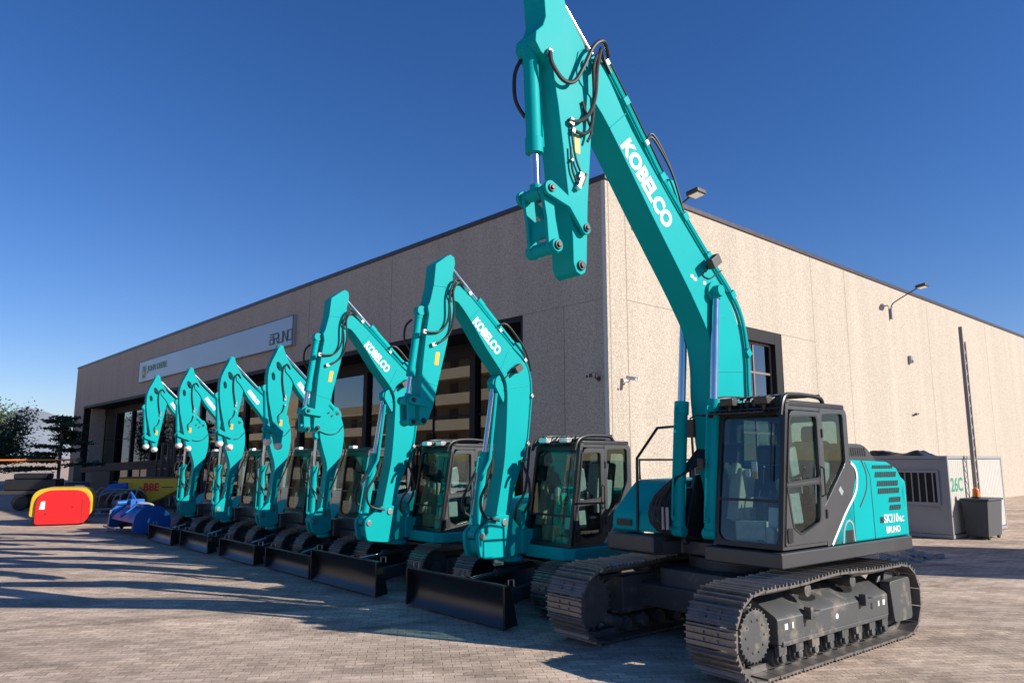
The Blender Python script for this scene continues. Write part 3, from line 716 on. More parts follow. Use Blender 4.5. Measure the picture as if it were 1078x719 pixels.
    mb = MB(); mb.xz(rounded([(2.96, 5.57), (3.04, 5.57), (3.04, 5.77), (2.96, 5.77)], .01), aw+.001, aw+.004); mb.build('warning_sticker', 'yellowst', arm)
    y = aw+.05
    tubes('hose', 'rubber', arm, [(sh(l_, -.09), r_, 5) for l_, r_ in (
        ([(3.53, y, 6.62), (3.50, y, 6.48), (3.36, y+.02, 6.33), (3.20, y+.03, 6.36), (3.08, y+.06, 6.56), (2.93, y+.08, 6.86), (2.76, y+.08, 6.98), (2.58, .20, 6.90)], .024),
        ([(3.24, y-.02, 5.90), (3.10, y, 5.93), (2.97, y+.03, 6.05), (2.89, y+.05, 6.28), (2.87, y+.07, 6.62), (2.80, y+.07, 6.88), (2.66, .18, 6.88), (2.52, .17, 6.72)], .024),
        ([(3.16, y-.02, 5.81), (3.03, y, 5.80), (2.93, y+.02, 5.92), (2.90, y+.04, 6.3), (2.92, y+.06, 6.62), (2.84, y+.06, 6.80), (2.68, .16, 6.78)], .02),
        ([(3.02, y-.03, 6.20), (2.96, y-.01, 6.0), (2.93, y+.02, 5.85), (2.98, y, 5.72)], .016),
        ([(3.66, -.12, 6.62), (3.70, -.18, 6.45), (3.69, -.18, 6.15), (3.60, -.12, 5.95)], .022),
        ([(3.20, y-.02, 5.88), (3.19, y-.02, 5.7), (3.13, y-.02, 5.45), (3.02, y-.02, 5.28)], .012), ([(3.22, y-.02, 5.6), (3.20, y-.02, 5.35), (3.12, y-.02, 5.2)], .012))])
    for x, z, q in ((3.20, 5.90, .07), (3.18, 5.80, .05), (3.07, 5.30, .07), (3.10, 5.18, .06), (3.21, 5.45, .03), (3.52, 6.62, .06)): MB().obox((x-.09, aw+.025, z), q, .05, q*1.2, ry=R(-20)).build('valve_fitting', 'steel', arm, bevel=.006)
    MB().obox((3.0, aw+.035, 5.22), .05, .06, .18, ry=R(-25)).build('valve', 'lens', arm, bevel=.006); MB().obox((2.94, aw+.03, 5.27), .03, .05, .16, ry=R(-25)).build('valve', 'rust', arm, bevel=.006)
    hyd(T, 'boom_cylinder', (.94, .245, 1.33), (.65, .245, 4.32), .08, .53, .05)
    hyd(T, 'boom_cylinder', (.94, -.245, 1.33), (.65, -.245, 4.32), .08, .53, .05)
    hyd(T, 'arm_cylinder', (1.27, 0, 5.62), (3.46, 0, 7.85), .09, .57, .055)
    mb = MB(); mb.xz(sh([(1.15, 5.1), (1.55, 5.45), (1.42, 5.70), (1.30, 5.70)], -.08), -.12, .12); mb.build('cylinder_bracket', 'teal', boom, bevel=.01)
    hyd(T, 'bucket_cylinder', (3.54, 0, 6.74), (3.46, 0, 5.04), .085, .72, .052)
    # linkage at the arm end
    for nm, a, b, yy, w1, w2 in (('idler_link', (3.46, 5.04), (2.95, 4.70), .225, .085, .07), ('bucket_link', (3.45, 5.04), (3.355, 4.44), .155, .075, .085)):
        mb = MB(); A = Vector(a); B = Vector(b); d = (B-A).normalized(); n = Vector((-d.y, d.x))
        for s in (-1, 1):
            poly = [tuple(A+n*w1*math.cos(t)-d*w1*math.sin(t)) for t in [math.pi*i/8 for i in range(9)]]
            mid = A.lerp(B, .5)
            if nm == 'idler_link': mid = mid+n*-.07
            poly += [tuple(mid-n*w2*.75)]
            poly += [tuple(B-n*w2*math.cos(t)+d*w2*math.sin(t)) for t in [math.pi*i/8 for i in range(9)]]
            poly += [tuple(mid+n*w2*.75)]
            mb.xz(poly, s*yy-.025, s*yy+.025)
        if nm == 'bucket_link': mb.cyl((3.46, -.18, 5.04), (3.46, .18, 5.04), .06, 18); mb.cyl((3.355, -.23, 4.44), (3.355, .23, 4.44), .075, 18); mb.box(3.35, 3.42, -.14, .14, 4.55, 4.75)
        mb.build(nm, 'teal', T, bevel=.008)
    pin(T, 3.46, 5.04, .27, .045); pin(T, 3.355, 4.44, .25, .05); pin(T, 2.97, 4.29, .20, .055); pin(T, 2.95, 4.70, .27, .045)
    return T

# ------------------------------------------------------------------ dozer blade and swing post, shared by the smaller machines
def make_blade(root, x, w, h, arms_y, xa):
    mb = MB()
    pts = [(x-.02, .02), (x+.03, .0), (x+.045, .03)]
    arc = []
    for i in range(9):
        t = i/8; arc.append((x-.06+.20*(2*t-1)**2*.55, .03+(h-.03)*t))
    front = [(p[0]+.03, p[1]) for p in arc]; back = [(p[0]-.03, p[1]) for p in arc][::-1]
    mb.xz(front+back, -w/2, w/2)
    for s in (-1, 1): mb.xz([(x-.14, .05), (x+.09, .02), (x+.095, h), (x-.02, h+.005)], s*w/2-.02, s*w/2+.02)
    mb.box(x+.015, x+.06, -w/2, w/2, h-.02, h+.012)
    b = mb.build('dozer_blade', 'blade', root, bevel=.006)
    mb = MB()
    for s in (-1, 1):
        mb.xz([(x-.09, .10), (x-.09, .34), (xa, .50), (xa, .36)], s*arms_y-.05, s*arms_y+.05)
        mb.box(x-.16, x-.05, s*arms_y-.16, s*arms_y+.16, .08, h-.05)
    mb.build('blade_arm', 'char', root, bevel=.012)
    hyd(root, 'blade_cylinder', (xa, 0, .62), (x-.14, 0, h-.08), .05, .6, .03, mat='char', side=False)
    for s in (-1, 1):
        mb = MB(); mb.tube([(x-.02, s*(w/2-.03), h), (x-.02, s*(w/2-.03), h+.07), (x-.11, s*(w/2-.03), h+.07), (x-.11, s*(w/2-.03), h-.02)], .012, 6); mb.build('lifting_eye', 'steel', b)

def undercarriage(T, yc, w, ax, zc, r, n, body_w, zt):
    mb = MB(); mb.xy(rounded([(-.6, -body_w), (.75, -body_w), (.75, body_w), (-.6, body_w)], .1), .26, zt-.10); mb.cyl((0, 0, zt-.12), (0, 0, zt+.02), .42, 30); mb.build('car_body', 'char', T, bevel=.02)
    for sy in (-1, 1):
        make_track(T, sy*yc, w, ax, -ax, zc, r, n, .02, bars=3)
        mb = MB(); y = sy*yc
        mb.xz(rounded([(-ax+.22, zc-.16), (ax-.22, zc-.16), (ax-.25, zc+.13), (-ax+.25, zc+.13)], .05), y-.13, y+.13)
        fr = mb.build('track_frame', 'char', T, bevel=.015)
        mb = MB(); gear(mb, (-ax, zc), r-.05, y-.04, y+.04, 19, .04); mb.cyl((-ax, y-.1, zc), (-ax, y+.14, zc), .18, 20); mb.build('sprocket', 'char', fr)
        mb = MB(); mb.cyl((ax, y-.09, zc), (ax, y+.09, zc), r-.055, 28); mb.cyl((ax, y-.15, zc), (ax, y+.15, zc), .09, 16); mb.build('idler', 'char', fr, bevel=.015)
        for i in range(5):
            x = -ax*.62+i*ax*.31
            mb = MB(); mb.cyl((x, y-.13, zc-r+.11), (x, y+.13, zc-r+.11), .075, 14); mb.build('bottom_roller', 'char', fr)

def swing_post(T, x0, x1, z0, z1, w, pin_xz, cyl_xz):
    """cast post carrying the boom, standing ahead of the deck"""
    mb = MB(); xc = (x0+x1)/2
    pl = rounded([(x0, z0+.08), (xc, z0), (x1-.05, z0+.05), (x1, z0+.28), (cyl_xz[0]+.08, cyl_xz[1]+.06), (pin_xz[0]+.12, pin_xz[1]+.12), (pin_xz[0]-.12, pin_xz[1]+.10), (x0+.02, z1-.25)], .07)
    mb.xz(pl, -w, -w+.07); mb.xz(pl, w-.07, w)
    mb.xz(rounded([(x0+.02, z0+.1), (x1-.1, z0+.1), (x1-.06, z0+.30), (x0+.1, z0+.42)], .05), -w+.06, w-.06)
    mb.cyl((x0+.12, 0, z0-.02), (x0+.12, 0, z1-.2), w*.85, 24)
    mb.cyl((x0+.12, 0, z0-.05), (x0+.12, 0, z0+.02), w*1.05, 24)
    o = mb.build('swing_post', 'teal', T, bevel=.02, seg=3)
    mb = MB(); mb.cyl((pin_xz[0], -w-.02, pin_xz[1]), (pin_xz[0], w+.02, pin_xz[1]), .055, 16); mb.cyl((cyl_xz[0], -w-.02, cyl_xz[1]), (cyl_xz[0], w+.02, cyl_xz[1]), .05, 16); mb.build('pin', 'steel', o, bevel=.006)
    return o

def link_plates(mb, a, b, r1, r2, yy, t):
    A = Vector(a); B = Vector(b); d = (B-A).normalized(); n = Vector((-d.y, d.x))
    poly = [tuple(A+n*r1*math.cos(t_)-d*r1*math.sin(t_)) for t_ in [math.pi*i/8 for i in range(9)]]+[tuple(B-n*r2*math.cos(t_)+d*r2*math.sin(t_)) for t_ in [math.pi*i/8 for i in range(9)]]
    for s in (-1, 1): mb.xz(poly, s*yy-t, s*yy+t)

# ------------------------------------------------------------------ mid-size excavator
def make_medium(loc, rz):
    T = empty('excavator', loc, rz)
    undercarriage(T, .93, .45, 1.05, .365, .335, 40, .72, .78)
    make_blade(T, 2.20, 2.30, .56, .52, .55)
    plan = [(1.02, .12), (1.06, .20), (1.06, 1.0), (.93, 1.13), (-.5, 1.16)]+[(-1.29*math.cos(t), 1.29*math.sin(t)) for t in [R(58-116*i/14) for i in range(15)]]+[(-.5, -1.16), (.93, -1.13), (1.06, -1.0), (1.0, -.4), (.85, -.35), (.85, .12)]
    mb = MB(); mb.xy(plan, .76, .94); mb.box(.7, 1.15, -.24, .24, .80, 1.16); dk = mb.build('upper_deck', 'teal', T, bevel=.03, seg=3)
    P = dict(xfb=.985, xft=.74, xr=-.39, xd=.235, y0=.13, y1=1.09, zb=.945, zt=2.475, zs=1.385, mat='cabgrey', roofmat='black', zh=1.65, tagz=1.72, box=True,
             qwin=[(.17, 1.35), (.17, 2.36), (-.30, 2.37), (-.30, 1.88), (-.12, 1.55)],
             dwin=[(.32, 1.63), (.80, 1.60), (.72, 2.30), (.32, 2.315)], dlow=[(.32, 1.12), (.66, 1.05), (.80, 1.12), (.83, 1.53), (.32, 1.56)])
    cab = make_cab(T, P)
    mb = MB()
    for i in range(9): y = .20+i*.10; mb.tube([(.83, y, 2.40), (.74, y, 2.52), (.5, y, 2.56), (.0, y, 2.57)], .013, 6)
    for x, z in ((.80, 2.44), (.66, 2.54), (.3, 2.565), (.0, 2.57)): mb.tube([(x, .17, z), (x, 1.05, z)], .016, 6)
    mb.tube([(.85, 1.07, 2.34), (.76, 1.07, 2.50), (.5, 1.05, 2.56), (.05, 1.03, 2.555), (-.05, 1.03, 2.48)], .024, 8, 4); mb.tube([(.85, .15, 2.34), (.76, .15, 2.50), (.5, .19, 2.56), (.05, .19, 2.555), (-.05, .19, 2.48)], .024, 8, 4)
    mb.build('roof_guard', 'black', cab)
    for y in (.42, .86):
        mb = MB(); mb.xz(rounded([(.78, 2.45), (.89, 2.45), (.89, 2.53), (.78, 2.53)], .02), y-.085, y+.085); mb.build('work_light', 'lens', cab, bevel=.012)
    mb = MB(); mb.tube([(.95, .14, 2.2), (1.03, .02, 2.2), (1.03, -.02, 2.15)], .012, 6); mb.obox((1.04, .0, 2.03), .05, .12, .24); mb.build('mirror', 'black', cab, bevel=.012)
    # engine end and right side covers
    pl = [(-.42, 1.12), (-.55, 1.14)]+[(-1.27*math.cos(t), 1.27*math.sin(t)) for t in [R(56-112*i/14) for i in range(15)]]+[(-.42, -1.12)]
    mb = MB(); mb.xy(pl, .94, 1.72); mb.build('engine_cover', 'teal', T, bevel=.10, seg=4)
    mb = MB(); mb.xz(rounded([(1.0, .94), (1.0, 1.08), (.72, 1.48), (-.5, 1.66), (-.5, .94)], [.03, .06, .12, .02, 0]), -1.12, -.30); mb.build('right_cover', 'teal', T, bevel=.05, seg=3)
    mb = MB(); mb.xz([(.30, .95), (-.40, .95), (-.40, 1.62), (-.15, 1.38)], 1.092, 1.10); sp = mb.build('rear_cab_panel', 'teal', T, bevel=.003)
    mb = MB(); mb.xz([(.30, .98), (.235, .98), (-.37, 1.58), (-.37, 1.64)], 1.1005, 1.104); mb.build('stripe', 'aluminium', sp)
    # bracket with the round openings in front of the cab
    mb = MB()
    e = lambda cx, cz, r: [(cx+r*math.cos(t), cz+r*1.15*math.sin(t)) for t in [2*math.pi*i/24 for i in range(24)]]
    mb.plate(rounded([(-.42, .80), (.14, .80), (.14, 1.40), (-.05, 1.46), (-.42, 1.30)], .06), [e(-.06, 1.12, .12)], lambda u, v, w: (w, u, v), 1.0, 1.08)
    mb.build('hose_guard', 'teal', T, bevel=.02)
    swing_post(T, 1.06, 1.96, .74, 1.36, .19, (1.46, 1.28), (1.88, 1.10))
    # boom
    low = [(2.44, 4.50), (2.33, 4.50), (2.079, 4.238), (1.797, 3.875), (1.455, 3.488), (1.375, 3.27), (1.375, 2.95), (1.396, 2.542), (1.44, 2.098), (1.58, 1.40)]
    up = [(1.34, 1.36), (1.20, 1.80), (1.07, 2.15), (.955, 2.62), (.923, 2.997), (.896, 3.278), (.91, 3.494), (.967, 3.667), (1.11, 3.80), (1.389, 4.022), (1.801, 4.366), (2.105, 4.62), (2.30, 4.76)]
    sm = lambda l: [tuple(p) for p in smooth_line(l, 3)]
    prof = sm(low)+[(1.56, 1.28), (1.46, 1.22), (1.36, 1.28)]+sm(up)+[(2.42, 4.78), (2.52, 4.74), (2.55, 4.62), (2.52, 4.53)]
    w = .145
    mb = MB(); mb.xz(prof, -w, w); boom = mb.build('boom', 'teal', T, bevel=.01)
    mb = MB(); o = Vector((2.02, w+.001, 4.285)); e_ = Vector((1.535, w+.001, 3.83)); d = e_-o; nn = Vector((-d.z, 0, d.x)).normalized()
    if nn.z < 0: nn = -nn
    text_mb(mb, 'KOBELCO', o-nn*.076, d, nn*.152, .004, .045); mb.build('lettering', 'white', boom)
    mb = MB(); mb.xz([(1.0, 3.60), (1.25, 3.84), (1.16, 4.03), (1.06, 4.03), (.93, 3.74)], -.10, .10)
    mb.build('cylinder_bracket', 'teal', boom)
    mb = MB(); mb.xz(rounded([(1.37, 3.22), (1.47, 3.50), (1.56, 3.44), (1.58, 3.32), (1.40, 3.05)], .04), -.10, .10); mb.build('cylinder_bracket', 'teal', boom, bevel=.01)
    mb = MB(); mb.obox((1.22, w+.07, 3.60), .15, .11, .10, ry=R(35)); mb.tube([(1.3, w+.02, 3.56), (1.42, w+.02, 3.44)], .01, 6); mb.build('work_light', 'lamphead', boom, bevel=.01)
    pl = [(2.34, 4.86), (2.1, 4.68), (1.8, 4.43), (1.5, 4.18), (1.2, 3.93), (.98, 3.76), (.86, 3.50), (.84, 3.2), (.87, 2.9), (.93, 2.45), (1.02, 2.05)]
    for y in (.11, .06, -.1): MB().tube([(p[0], y, p[1]) for p in pl], .015, 8, 3).build('pipe', 'teal', boom)
    for i in (1, 3, 5, 7, 9): MB().obox((pl[i][0], .09, pl[i][1]), .06, .11, .06, ry=R(40)).build('pipe_clamp', 'steel', boom, bevel=.006)
    tubes('hose', 'rubber', boom, [([(1.55, .12, 4.24), (1.4, .16, 4.28), (1.12, .16, 4.04), (.95, .14, 3.85), (.86, .13, 3.6)], .018, 4), ([(.92, .155, 2.4), (1.0, .19, 2.0), (1.05, .18, 1.7), (1.2, .15, 1.45), (1.15, .1, 1.15)], .02, 4),
        ([(1.7, -.15, 2.1), (1.75, -.24, 1.9), (1.9, -.27, 1.6), (1.85, -.25, 1.4), (1.5, -.24, 1.3)], .022, 5), ([(1.62, .10, 2.2), (1.78, .24, 1.95), (1.98, .27, 1.65), (1.90, .25, 1.4), (1.6, .235, 1.32)], .022, 5), ([(1.12, .17, 2.2), (1.02, .24, 1.9), (1.0, .24, 1.6), (1.08, .2, 1.4)], .02, 5)])
    # arm
    aw = .125
    prof = [(2.38, 5.10), (2.40, 5.19), (2.47, 5.22), (2.54, 5.18), (2.734, 5.03), (2.765, 4.708), (2.824, 4.46), (2.862, 4.376), (2.84, 4.264), (2.88, 4.0), (2.93, 3.55), (2.96, 3.1), (2.97, 2.75), (2.93, 2.68), (2.87, 2.68), (2.82, 2.74), (2.74, 2.95), (2.62, 3.434), (2.51, 3.871), (2.41, 4.354), (2.40, 4.60), (2.422, 4.896)]
    mb = MB(); mb.xz(prof, -aw, aw); arm = mb.build('arm', 'teal', T, bevel=.01)
    mb = MB(); mb.xz([(2.665, 3.54), (2.735, 3.54), (2.71, 3.73), (2.64, 3.73)], aw+.001, aw+.004); mb.build('warning_sticker', 'yellowst', arm)
    y = aw+.035
    tubes('hose', 'rubber', arm, [([(2.93, y, 4.0), (2.80, y, 4.0), (2.64, y, 4.05), (2.53, y+.02, 4.25), (2.52, y+.03, 4.6), (2.42, y+.04, 4.83), (2.25, .12, 4.82), (2.1, .11, 4.68)], .017, 4),
        ([(2.76, y, 3.84), (2.62, y, 3.90), (2.48, y, 4.05), (2.43, y+.02, 4.35), (2.46, y+.03, 4.65), (2.36, y+.04, 4.80), (2.2, .1, 4.74)], .017, 4), ([(2.98, -.1, 4.2), (3.06, -.14, 4.1), (3.08, -.13, 3.9), (3.0, -.1, 3.75)], .017, 4)])
    MB().obox((2.77, aw+.02, 3.83), .07, .05, .05, ry=R(20)).build('valve_fitting', 'steel', arm); MB().obox((2.93, aw+.02, 4.0), .05, .05, .06).build('valve_fitting', 'steel', arm)
    pin(arm, 2.46, 4.63, w+.02, .06, 'teal')
    weld(arm, aw, [[(2.76, 4.70), (2.44, 4.72)], [(2.93, 3.3), (2.67, 3.24)]], .006)
    weld(boom, w, [[(1.46, 3.52), (1.10, 3.76)], [(1.39, 3.28), (.93, 3.36)], [(2.10, 4.29), (1.95, 4.44)], [(1.50, 3.58), (1.36, 3.86)]], .006)
    hyd(T, 'arm_cylinder', (1.11, 0, 3.96), (2.45, 0, 5.13), .062, .56, .036)
    hyd(T, 'bucket_cylinder', (2.92, 0, 4.32), (3.10, 0, 3.02), .055, .72, .034)
    hyd(T, 'boom_cylinder', (1.88, 0, 1.12), (1.53, 0, 3.37), .066, .52, .038)
    MB().tube([(1.86, .10, 1.9), (1.70, .12, 2.2), (1.58, .12, 3.2)], .03, 8).build('rod_guard', 'teal', T)
    mb = MB(); link_plates(mb, (3.10, 3.02), (2.86, 2.98), .06, .05, .15, .02); mb.build('idler_link', 'teal', T, bevel=.006)
    mb = MB(); link_plates(mb, (3.10, 3.02), (3.08, 2.72), .055, .06, .09, .022); mb.cyl((3.08, -.14, 2.72), (3.08, .14, 2.72), .05, 14); mb.build('bucket_link', 'teal', T, bevel=.006)
    pin(T, 3.10, 3.02, .18, .033); pin(T, 2.90, 2.74, .15, .04); pin(T, 3.08, 2.72, .16, .035)
    return T

# ------------------------------------------------------------------ compact excavator
def make_small(loc, rz):
    T = empty('excavator', loc, rz)
    undercarriage(T, .78, .40, .93, .335, .305, 38, .6, .66)
    make_blade(T, 1.75, 1.98, .42, .42, .5)
    plan = [(.80, -.85), (.80, .85), (.65, .98)]+[(-1.02*math.cos(t), 1.02*math.sin(t)) for t in [R(66-132*i/14) for i in range(15)]]+[(.65, -.98)]
    mb = MB(); mb.xy(plan, .64, .80); mb.box(.6, .95, -.2, .2, .66, 1.0); mb.build('upper_deck', 'char', T, bevel=.03, seg=3)
    mb = MB(); mb.xz(rounded([(.78, .80), (.78, 1.06), (-.3, 1.06), (-.3, .80)], .05), .02, .97); mb.build('lower_cover', 'char', T, bevel=.03)
    P = dict(xfb=.74, xft=.60, xr=-.42, xd=.08, y0=.0, y1=.93, zb=1.06, zt=2.42, zs=1.56, mat='cabgrey', roofmat='black', zh=1.6,
             qwin=[(.02, 1.5), (.02, 2.30), (-.33, 2.30), (-.33, 1.5)],
             dwin=[(.15, 1.60), (.60, 1.58), (.54, 2.27), (.15, 2.28)], dlow=[(.15, 1.20), (.55, 1.20), (.63, 1.30), (.62, 1.51), (.15, 1.53)])
    cab = make_cab(T, P)
    mb = MB(); mb.xz(rounded([(.50, 2.43), (.62, 2.43), (.62, 2.49), (.50, 2.49)], .02), .12, .30); mb.build('work_light', 'lens', cab, bevel=.01)
    pl = [(-.44, .93)]+[(-1.0*math.cos(t), 1.0*math.sin(t)) for t in [R(62-124*i/14) for i in range(15)]]+[(-.44, -.93)]
    mb = MB(); mb.xy(pl, .80, 1.48); mb.build('engine_cover', 'teal', T, bevel=.09, seg=4)
    mb = MB(); mb.xz(rounded([(.76, .80), (.76, .95), (.5, 1.24), (-.45, 1.36), (-.45, .80)], [.03, .05, .1, .02, 0]), -.94, -.24); mb.build('right_cover', 'teal', T, bevel=.05, seg=3)
    swing_post(T, .94, 1.41, .70, 1.18, .13, (1.10, 1.13), (1.33, .98))
    low = [(1.99, 3.86), (1.93, 3.78), (1.78, 3.55), (1.386, 3.10), (1.30, 2.9), (1.27, 2.647), (1.19, 2.38), (1.09, 2.05), (1.12, 1.7), (1.20, 1.25)]
    up = [(1.0, 1.22), (.97, 1.55), (.90, 1.90), (.80, 2.22), (.745, 2.45), (.728, 2.71), (.752, 2.93), (.80, 3.06)]
    sm = lambda l: [tuple(p) for p in smooth_line(l, 3)]
    ear = [(.80, 3.14), (.835, 3.22), (.90, 3.21), (.96, 3.16), (1.12, 3.32), (1.40, 3.585), (1.66, 3.80), (1.90, 4.02)]
    prof = sm(low)+[(1.18, 1.13), (1.10, 1.08), (1.02, 1.13)]+sm(up)+ear+[(1.97, 4.08), (2.05, 4.09), (2.09, 4.03), (2.07, 3.94)]
    w = .105
    mb = MB(); mb.xz(prof, -w, w); boom = mb.build('boom', 'teal', T, bevel=.01)
    # white name plate with lettering
    o = Vector((1.79, w+.001, 3.735)); e_ = Vector((1.545, w+.001, 3.452)); d = e_-o; nn = Vector((-d.z, 0, d.x)).normalized()
    if nn.z < 0: nn = -nn
    mb = MB(); text_mb(mb, 'KOBELCO', o-nn*.046, d, nn*.095, .004, .07); mb.build('lettering', 'white', boom)
    mb = MB(); mb.cyl((.90, -w-.01, 3.15), (.90, w+.01, 3.15), .035, 12); mb.obox((1.02, w+.005, 3.10), .05, .02, .03, ry=R(40)); mb.obox((1.10, w+.005, 3.16), .05, .02, .03, ry=R(40)); mb.build('cylinder_boss', 'black', boom)
    tubes('hose', 'rubber', boom, [([(1.30, w+.015, 2.78), (1.1, w+.02, 2.72), (.9, w+.02, 2.75), (.76, w+.01, 2.9)], .008, 4), ([(.73, w-.02, 2.6), (.69, w, 2.4), (.74, w, 2.2), (.86, w, 1.9), (1.0, w+.02, 1.6)], .014, 4), ([(1.2, w+.03, 2.2), (1.32, w+.05, 1.9), (1.28, w+.06, 1.6), (1.15, w+.05, 1.4)], .014, 4),
        ([(1.35, -.1, 2.3), (1.5, -.16, 2.1), (1.5, -.17, 1.85), (1.38, -.14, 1.7)], .014, 4), ([(1.42, .1, 2.25), (1.52, .15, 2.0), (1.46, .15, 1.7), (1.30, .14, 1.5)], .014, 4)])
    weld(boom, w, [[(1.29, 2.80), (.80, 2.86)], [(1.44, 3.18), (1.22, 3.36)]], .005)
    # arm with its two oval openings
    aw = .085
    prof = [(2.13, 4.42), (2.16, 4.47), (2.205, 4.47), (2.24, 4.41), (2.285, 4.30), (2.36, 4.14), (2.41, 4.0), (2.43, 3.83), (2.425, 3.60), (2.39, 3.35), (2.29, 2.95), (2.21, 2.62), (2.175, 2.48), (2.13, 2.44), (2.085, 2.49), (2.07, 2.62), (2.035, 2.85), (1.97, 3.3), (1.91, 3.65), (1.885, 3.9), (1.92, 4.04), (2.03, 4.20)]
    def oval(cx, cz, a, b, t): return [(cx+a*math.cos(u)*math.cos(t)-b*math.sin(u)*math.sin(t), cz+a*math.cos(u)*math.sin(t)+b*math.sin(u)*math.cos(t)) for u in [2*math.pi*i/16 for i in range(16)]]
    mb = MB(); mb.plate(prof, [oval(2.205, 4.04, .05, .10, R(-25)), oval(2.315, 3.83, .035, .08, R(-8))], lambda u, v, w_: (u, w_, v), -aw, aw); arm = mb.build('arm', 'teal', T, bevel=.008)
    mb = MB(); mb.box(2.09, 2.145, aw+.001, aw+.004, 2.86, 2.98); mb.build('warning_sticker', 'yellowst', arm)
    y = aw+.025
    mb = MB(); mb.tube([(1.98, y, 4.0), (2.06, y+.02, 4.1), (2.13, y, 3.98), (2.12, y, 3.7), (2.06, y, 3.4)], .012, 8, 4); mb.build('hose', 'rubber', arm)
    mb = MB(); mb.tube([(2.06, y, 3.3), (2.10, y, 3.15), (2.18, y, 3.05), (2.15, y, 2.92)], .009, 6, 4); mb.build('hose', 'rubber', arm)
    MB().obox((2.06, aw+.015, 3.42), .04, .03, .10).build('valve_fitting', 'steel', arm); MB().cyl((2.06, aw, 3.28), (2.06, aw+.03, 3.28), .02, 8).build('valve_fitting', 'steel', arm)
    hyd(T, 'arm_cylinder', (.90, 0, 3.22), (2.18, 0, 4.41), .05, .50, .03)
    hyd(T, 'bucket_cylinder', (2.44, 0, 3.60), (2.38, 0, 2.80), .045, .85, .028)
    hyd(T, 'boom_cylinder', (1.34, 0, 1.0), (1.30, 0, 2.70), .06, .62, .035)
    mb = MB(); link_plates(mb, (2.38, 2.80), (2.13, 2.70), .045, .04, .115, .014); mb.build('idler_link', 'teal', T, bevel=.005)
    mb = MB(); link_plates(mb, (2.38, 2.82), (2.345, 2.56), .04, .045, .07, .016); mb.build('bucket_link', 'teal', T, bevel=.005)
    mb = MB(); mb.sphere((2.345, .02, 2.55), .085, 12, (1, 1.1, .95)); mb.build('wrapped_pin', 'whitewrap', T)
    mb = MB(); mb.sphere((2.13, .03, 2.47), .085, 12, (1, 1.2, .95)); mb.build('wrapped_pin', 'whitewrap', T)
    return T

# ------------------------------------------------------------------ place the machines
HR = R(-139)
fv = Vector((math.cos(HR), math.sin(HR))); lv = Vector((-fv.y, fv.x))
big = make_large((2.95, 9.91, 0), R(-141))
tag(big, 'largest teal excavator, its boom towering above the building corner', 'excavator', 'teal excavators parked in front of the showroom')
mid = make_medium((0, 0, 0), HR)
p = fv*-8.85+lv*-8.86; mid.location = (p.x, p.y, 0)
tag(mid, 'mid-size teal excavator with dozer blade, standing next to the largest excavator', 'excavator', 'teal excavators parked in front of the showroom')
m2 = copy_tree(mid); p = fv*-8.81+lv*-12.0; m2.location = (p.x, p.y, 0)
m2['label'] = 'mid-size teal excavator with dozer blade, standing next to the compact excavators'
small = make_small((0, 0, 0), HR)
rows = [(-8.406, -14.31, 'compact teal excavator standing directly beside the mid-size excavators, shadow across its arm'),
        (-8.323, -16.68, 'compact teal excavator, second of the four compact ones counted from the mid-size excavators'),
        (-8.293, -19.34, 'compact teal excavator, second of the four compact ones counted from the blue tiller'),
        (-8.18, -21.71, 'compact teal excavator at the end of the row, right beside the blue tiller')]
for i, (a, b, lab) in enumerate(rows):
    o = small if i == 0 else copy_tree(small)
    p = fv*a+lv*b; o.location = (p.x, p.y, 0); tag(o, lab, 'excavator', 'teal excavators parked in front of the showroom')
# ------------------------------------------------------------------ ground, hills
mb = MB(); S = 4000
mb.add([(-S, -S, 0), (S, -S, 0), (S, S, 0), (-S, S, 0)], [(0, 1, 2, 3)])
tag(mb.build('ground', 'paving', fix=False), kind='structure')
rnd = random.Random(3)
mb = MB(); n = 60; vs = []
for k, (dist, up) in enumerate(((2600, 0), (2900, .55), (3300, 1.), (3900, .7), (4600, 0))):
    for i in range(n+1):
        a = R(95+i*70/n); h = (70+34*math.sin(i*.31)+22*math.sin(i*.83+1)+12*rnd.random())*up
        vs.append((dist*math.cos(a), dist*math.sin(a), h*1.5-1))
mb.add(vs, [(k*(n+1)+i, k*(n+1)+i+1, (k+1)*(n+1)+i+1, (k+1)*(n+1)+i) for k in range(4) for i in range(n)])
tag(mb.build('hills', 'hazehill', angle=60), kind='structure')

# ------------------------------------------------------------------ showroom building (local: x along the sunlit wall, y along the shaded front)
BR = R(42.2)
B = empty('showroom_building', (2.54, 19.5, 0), BR)
tag(B, 'large showroom hall of pebbled concrete panels with long shaded glass front and sunlit side wall', 'building')
HB = 9.79; YE = 58.7; XE = 46.
mb = MB()
mb.plate([(.0, 0), (YE, 0), (YE, HB), (.0, HB)], [[(3.3, 0.001), (55.5, 0.001), (55.5, 6.48), (3.3, 6.48)]], lambda u, v, w: (w, u, v), 0, .35)
mb.build('front_wall', 'wall', B)
mb = MB(); mb.plate([(.352, 0), (XE, 0), (XE, HB), (.352, HB)], [[(3.9, 0.001), (9.29, 0.001), (9.29, 6.53), (3.9, 6.53)]], lambda u, v, w: (u, w, v), .0, .35)
mb.build('side_wall', 'wall', B)
mb = MB(); mb.box(.36, XE, YE-.3, YE-.002, 0, HB); mb.box(XE-.3, XE-.002, .36, YE-.31, 0, HB); mb.build('rear_wall', 'wall', B)
mb = MB(); mb.box(.36, XE-.31, .36, YE-.31, 8.9, 9.2); mb.build('roof', 'coping', B)
mb = MB()
mb.box(-.05, .40, -.05, YE+.05, HB+.002, HB+.15); mb.box(.402, XE+.05, -.05, .40, HB+.002, HB+.15)
mb.build('coping', 'coping', B, bevel=.01)
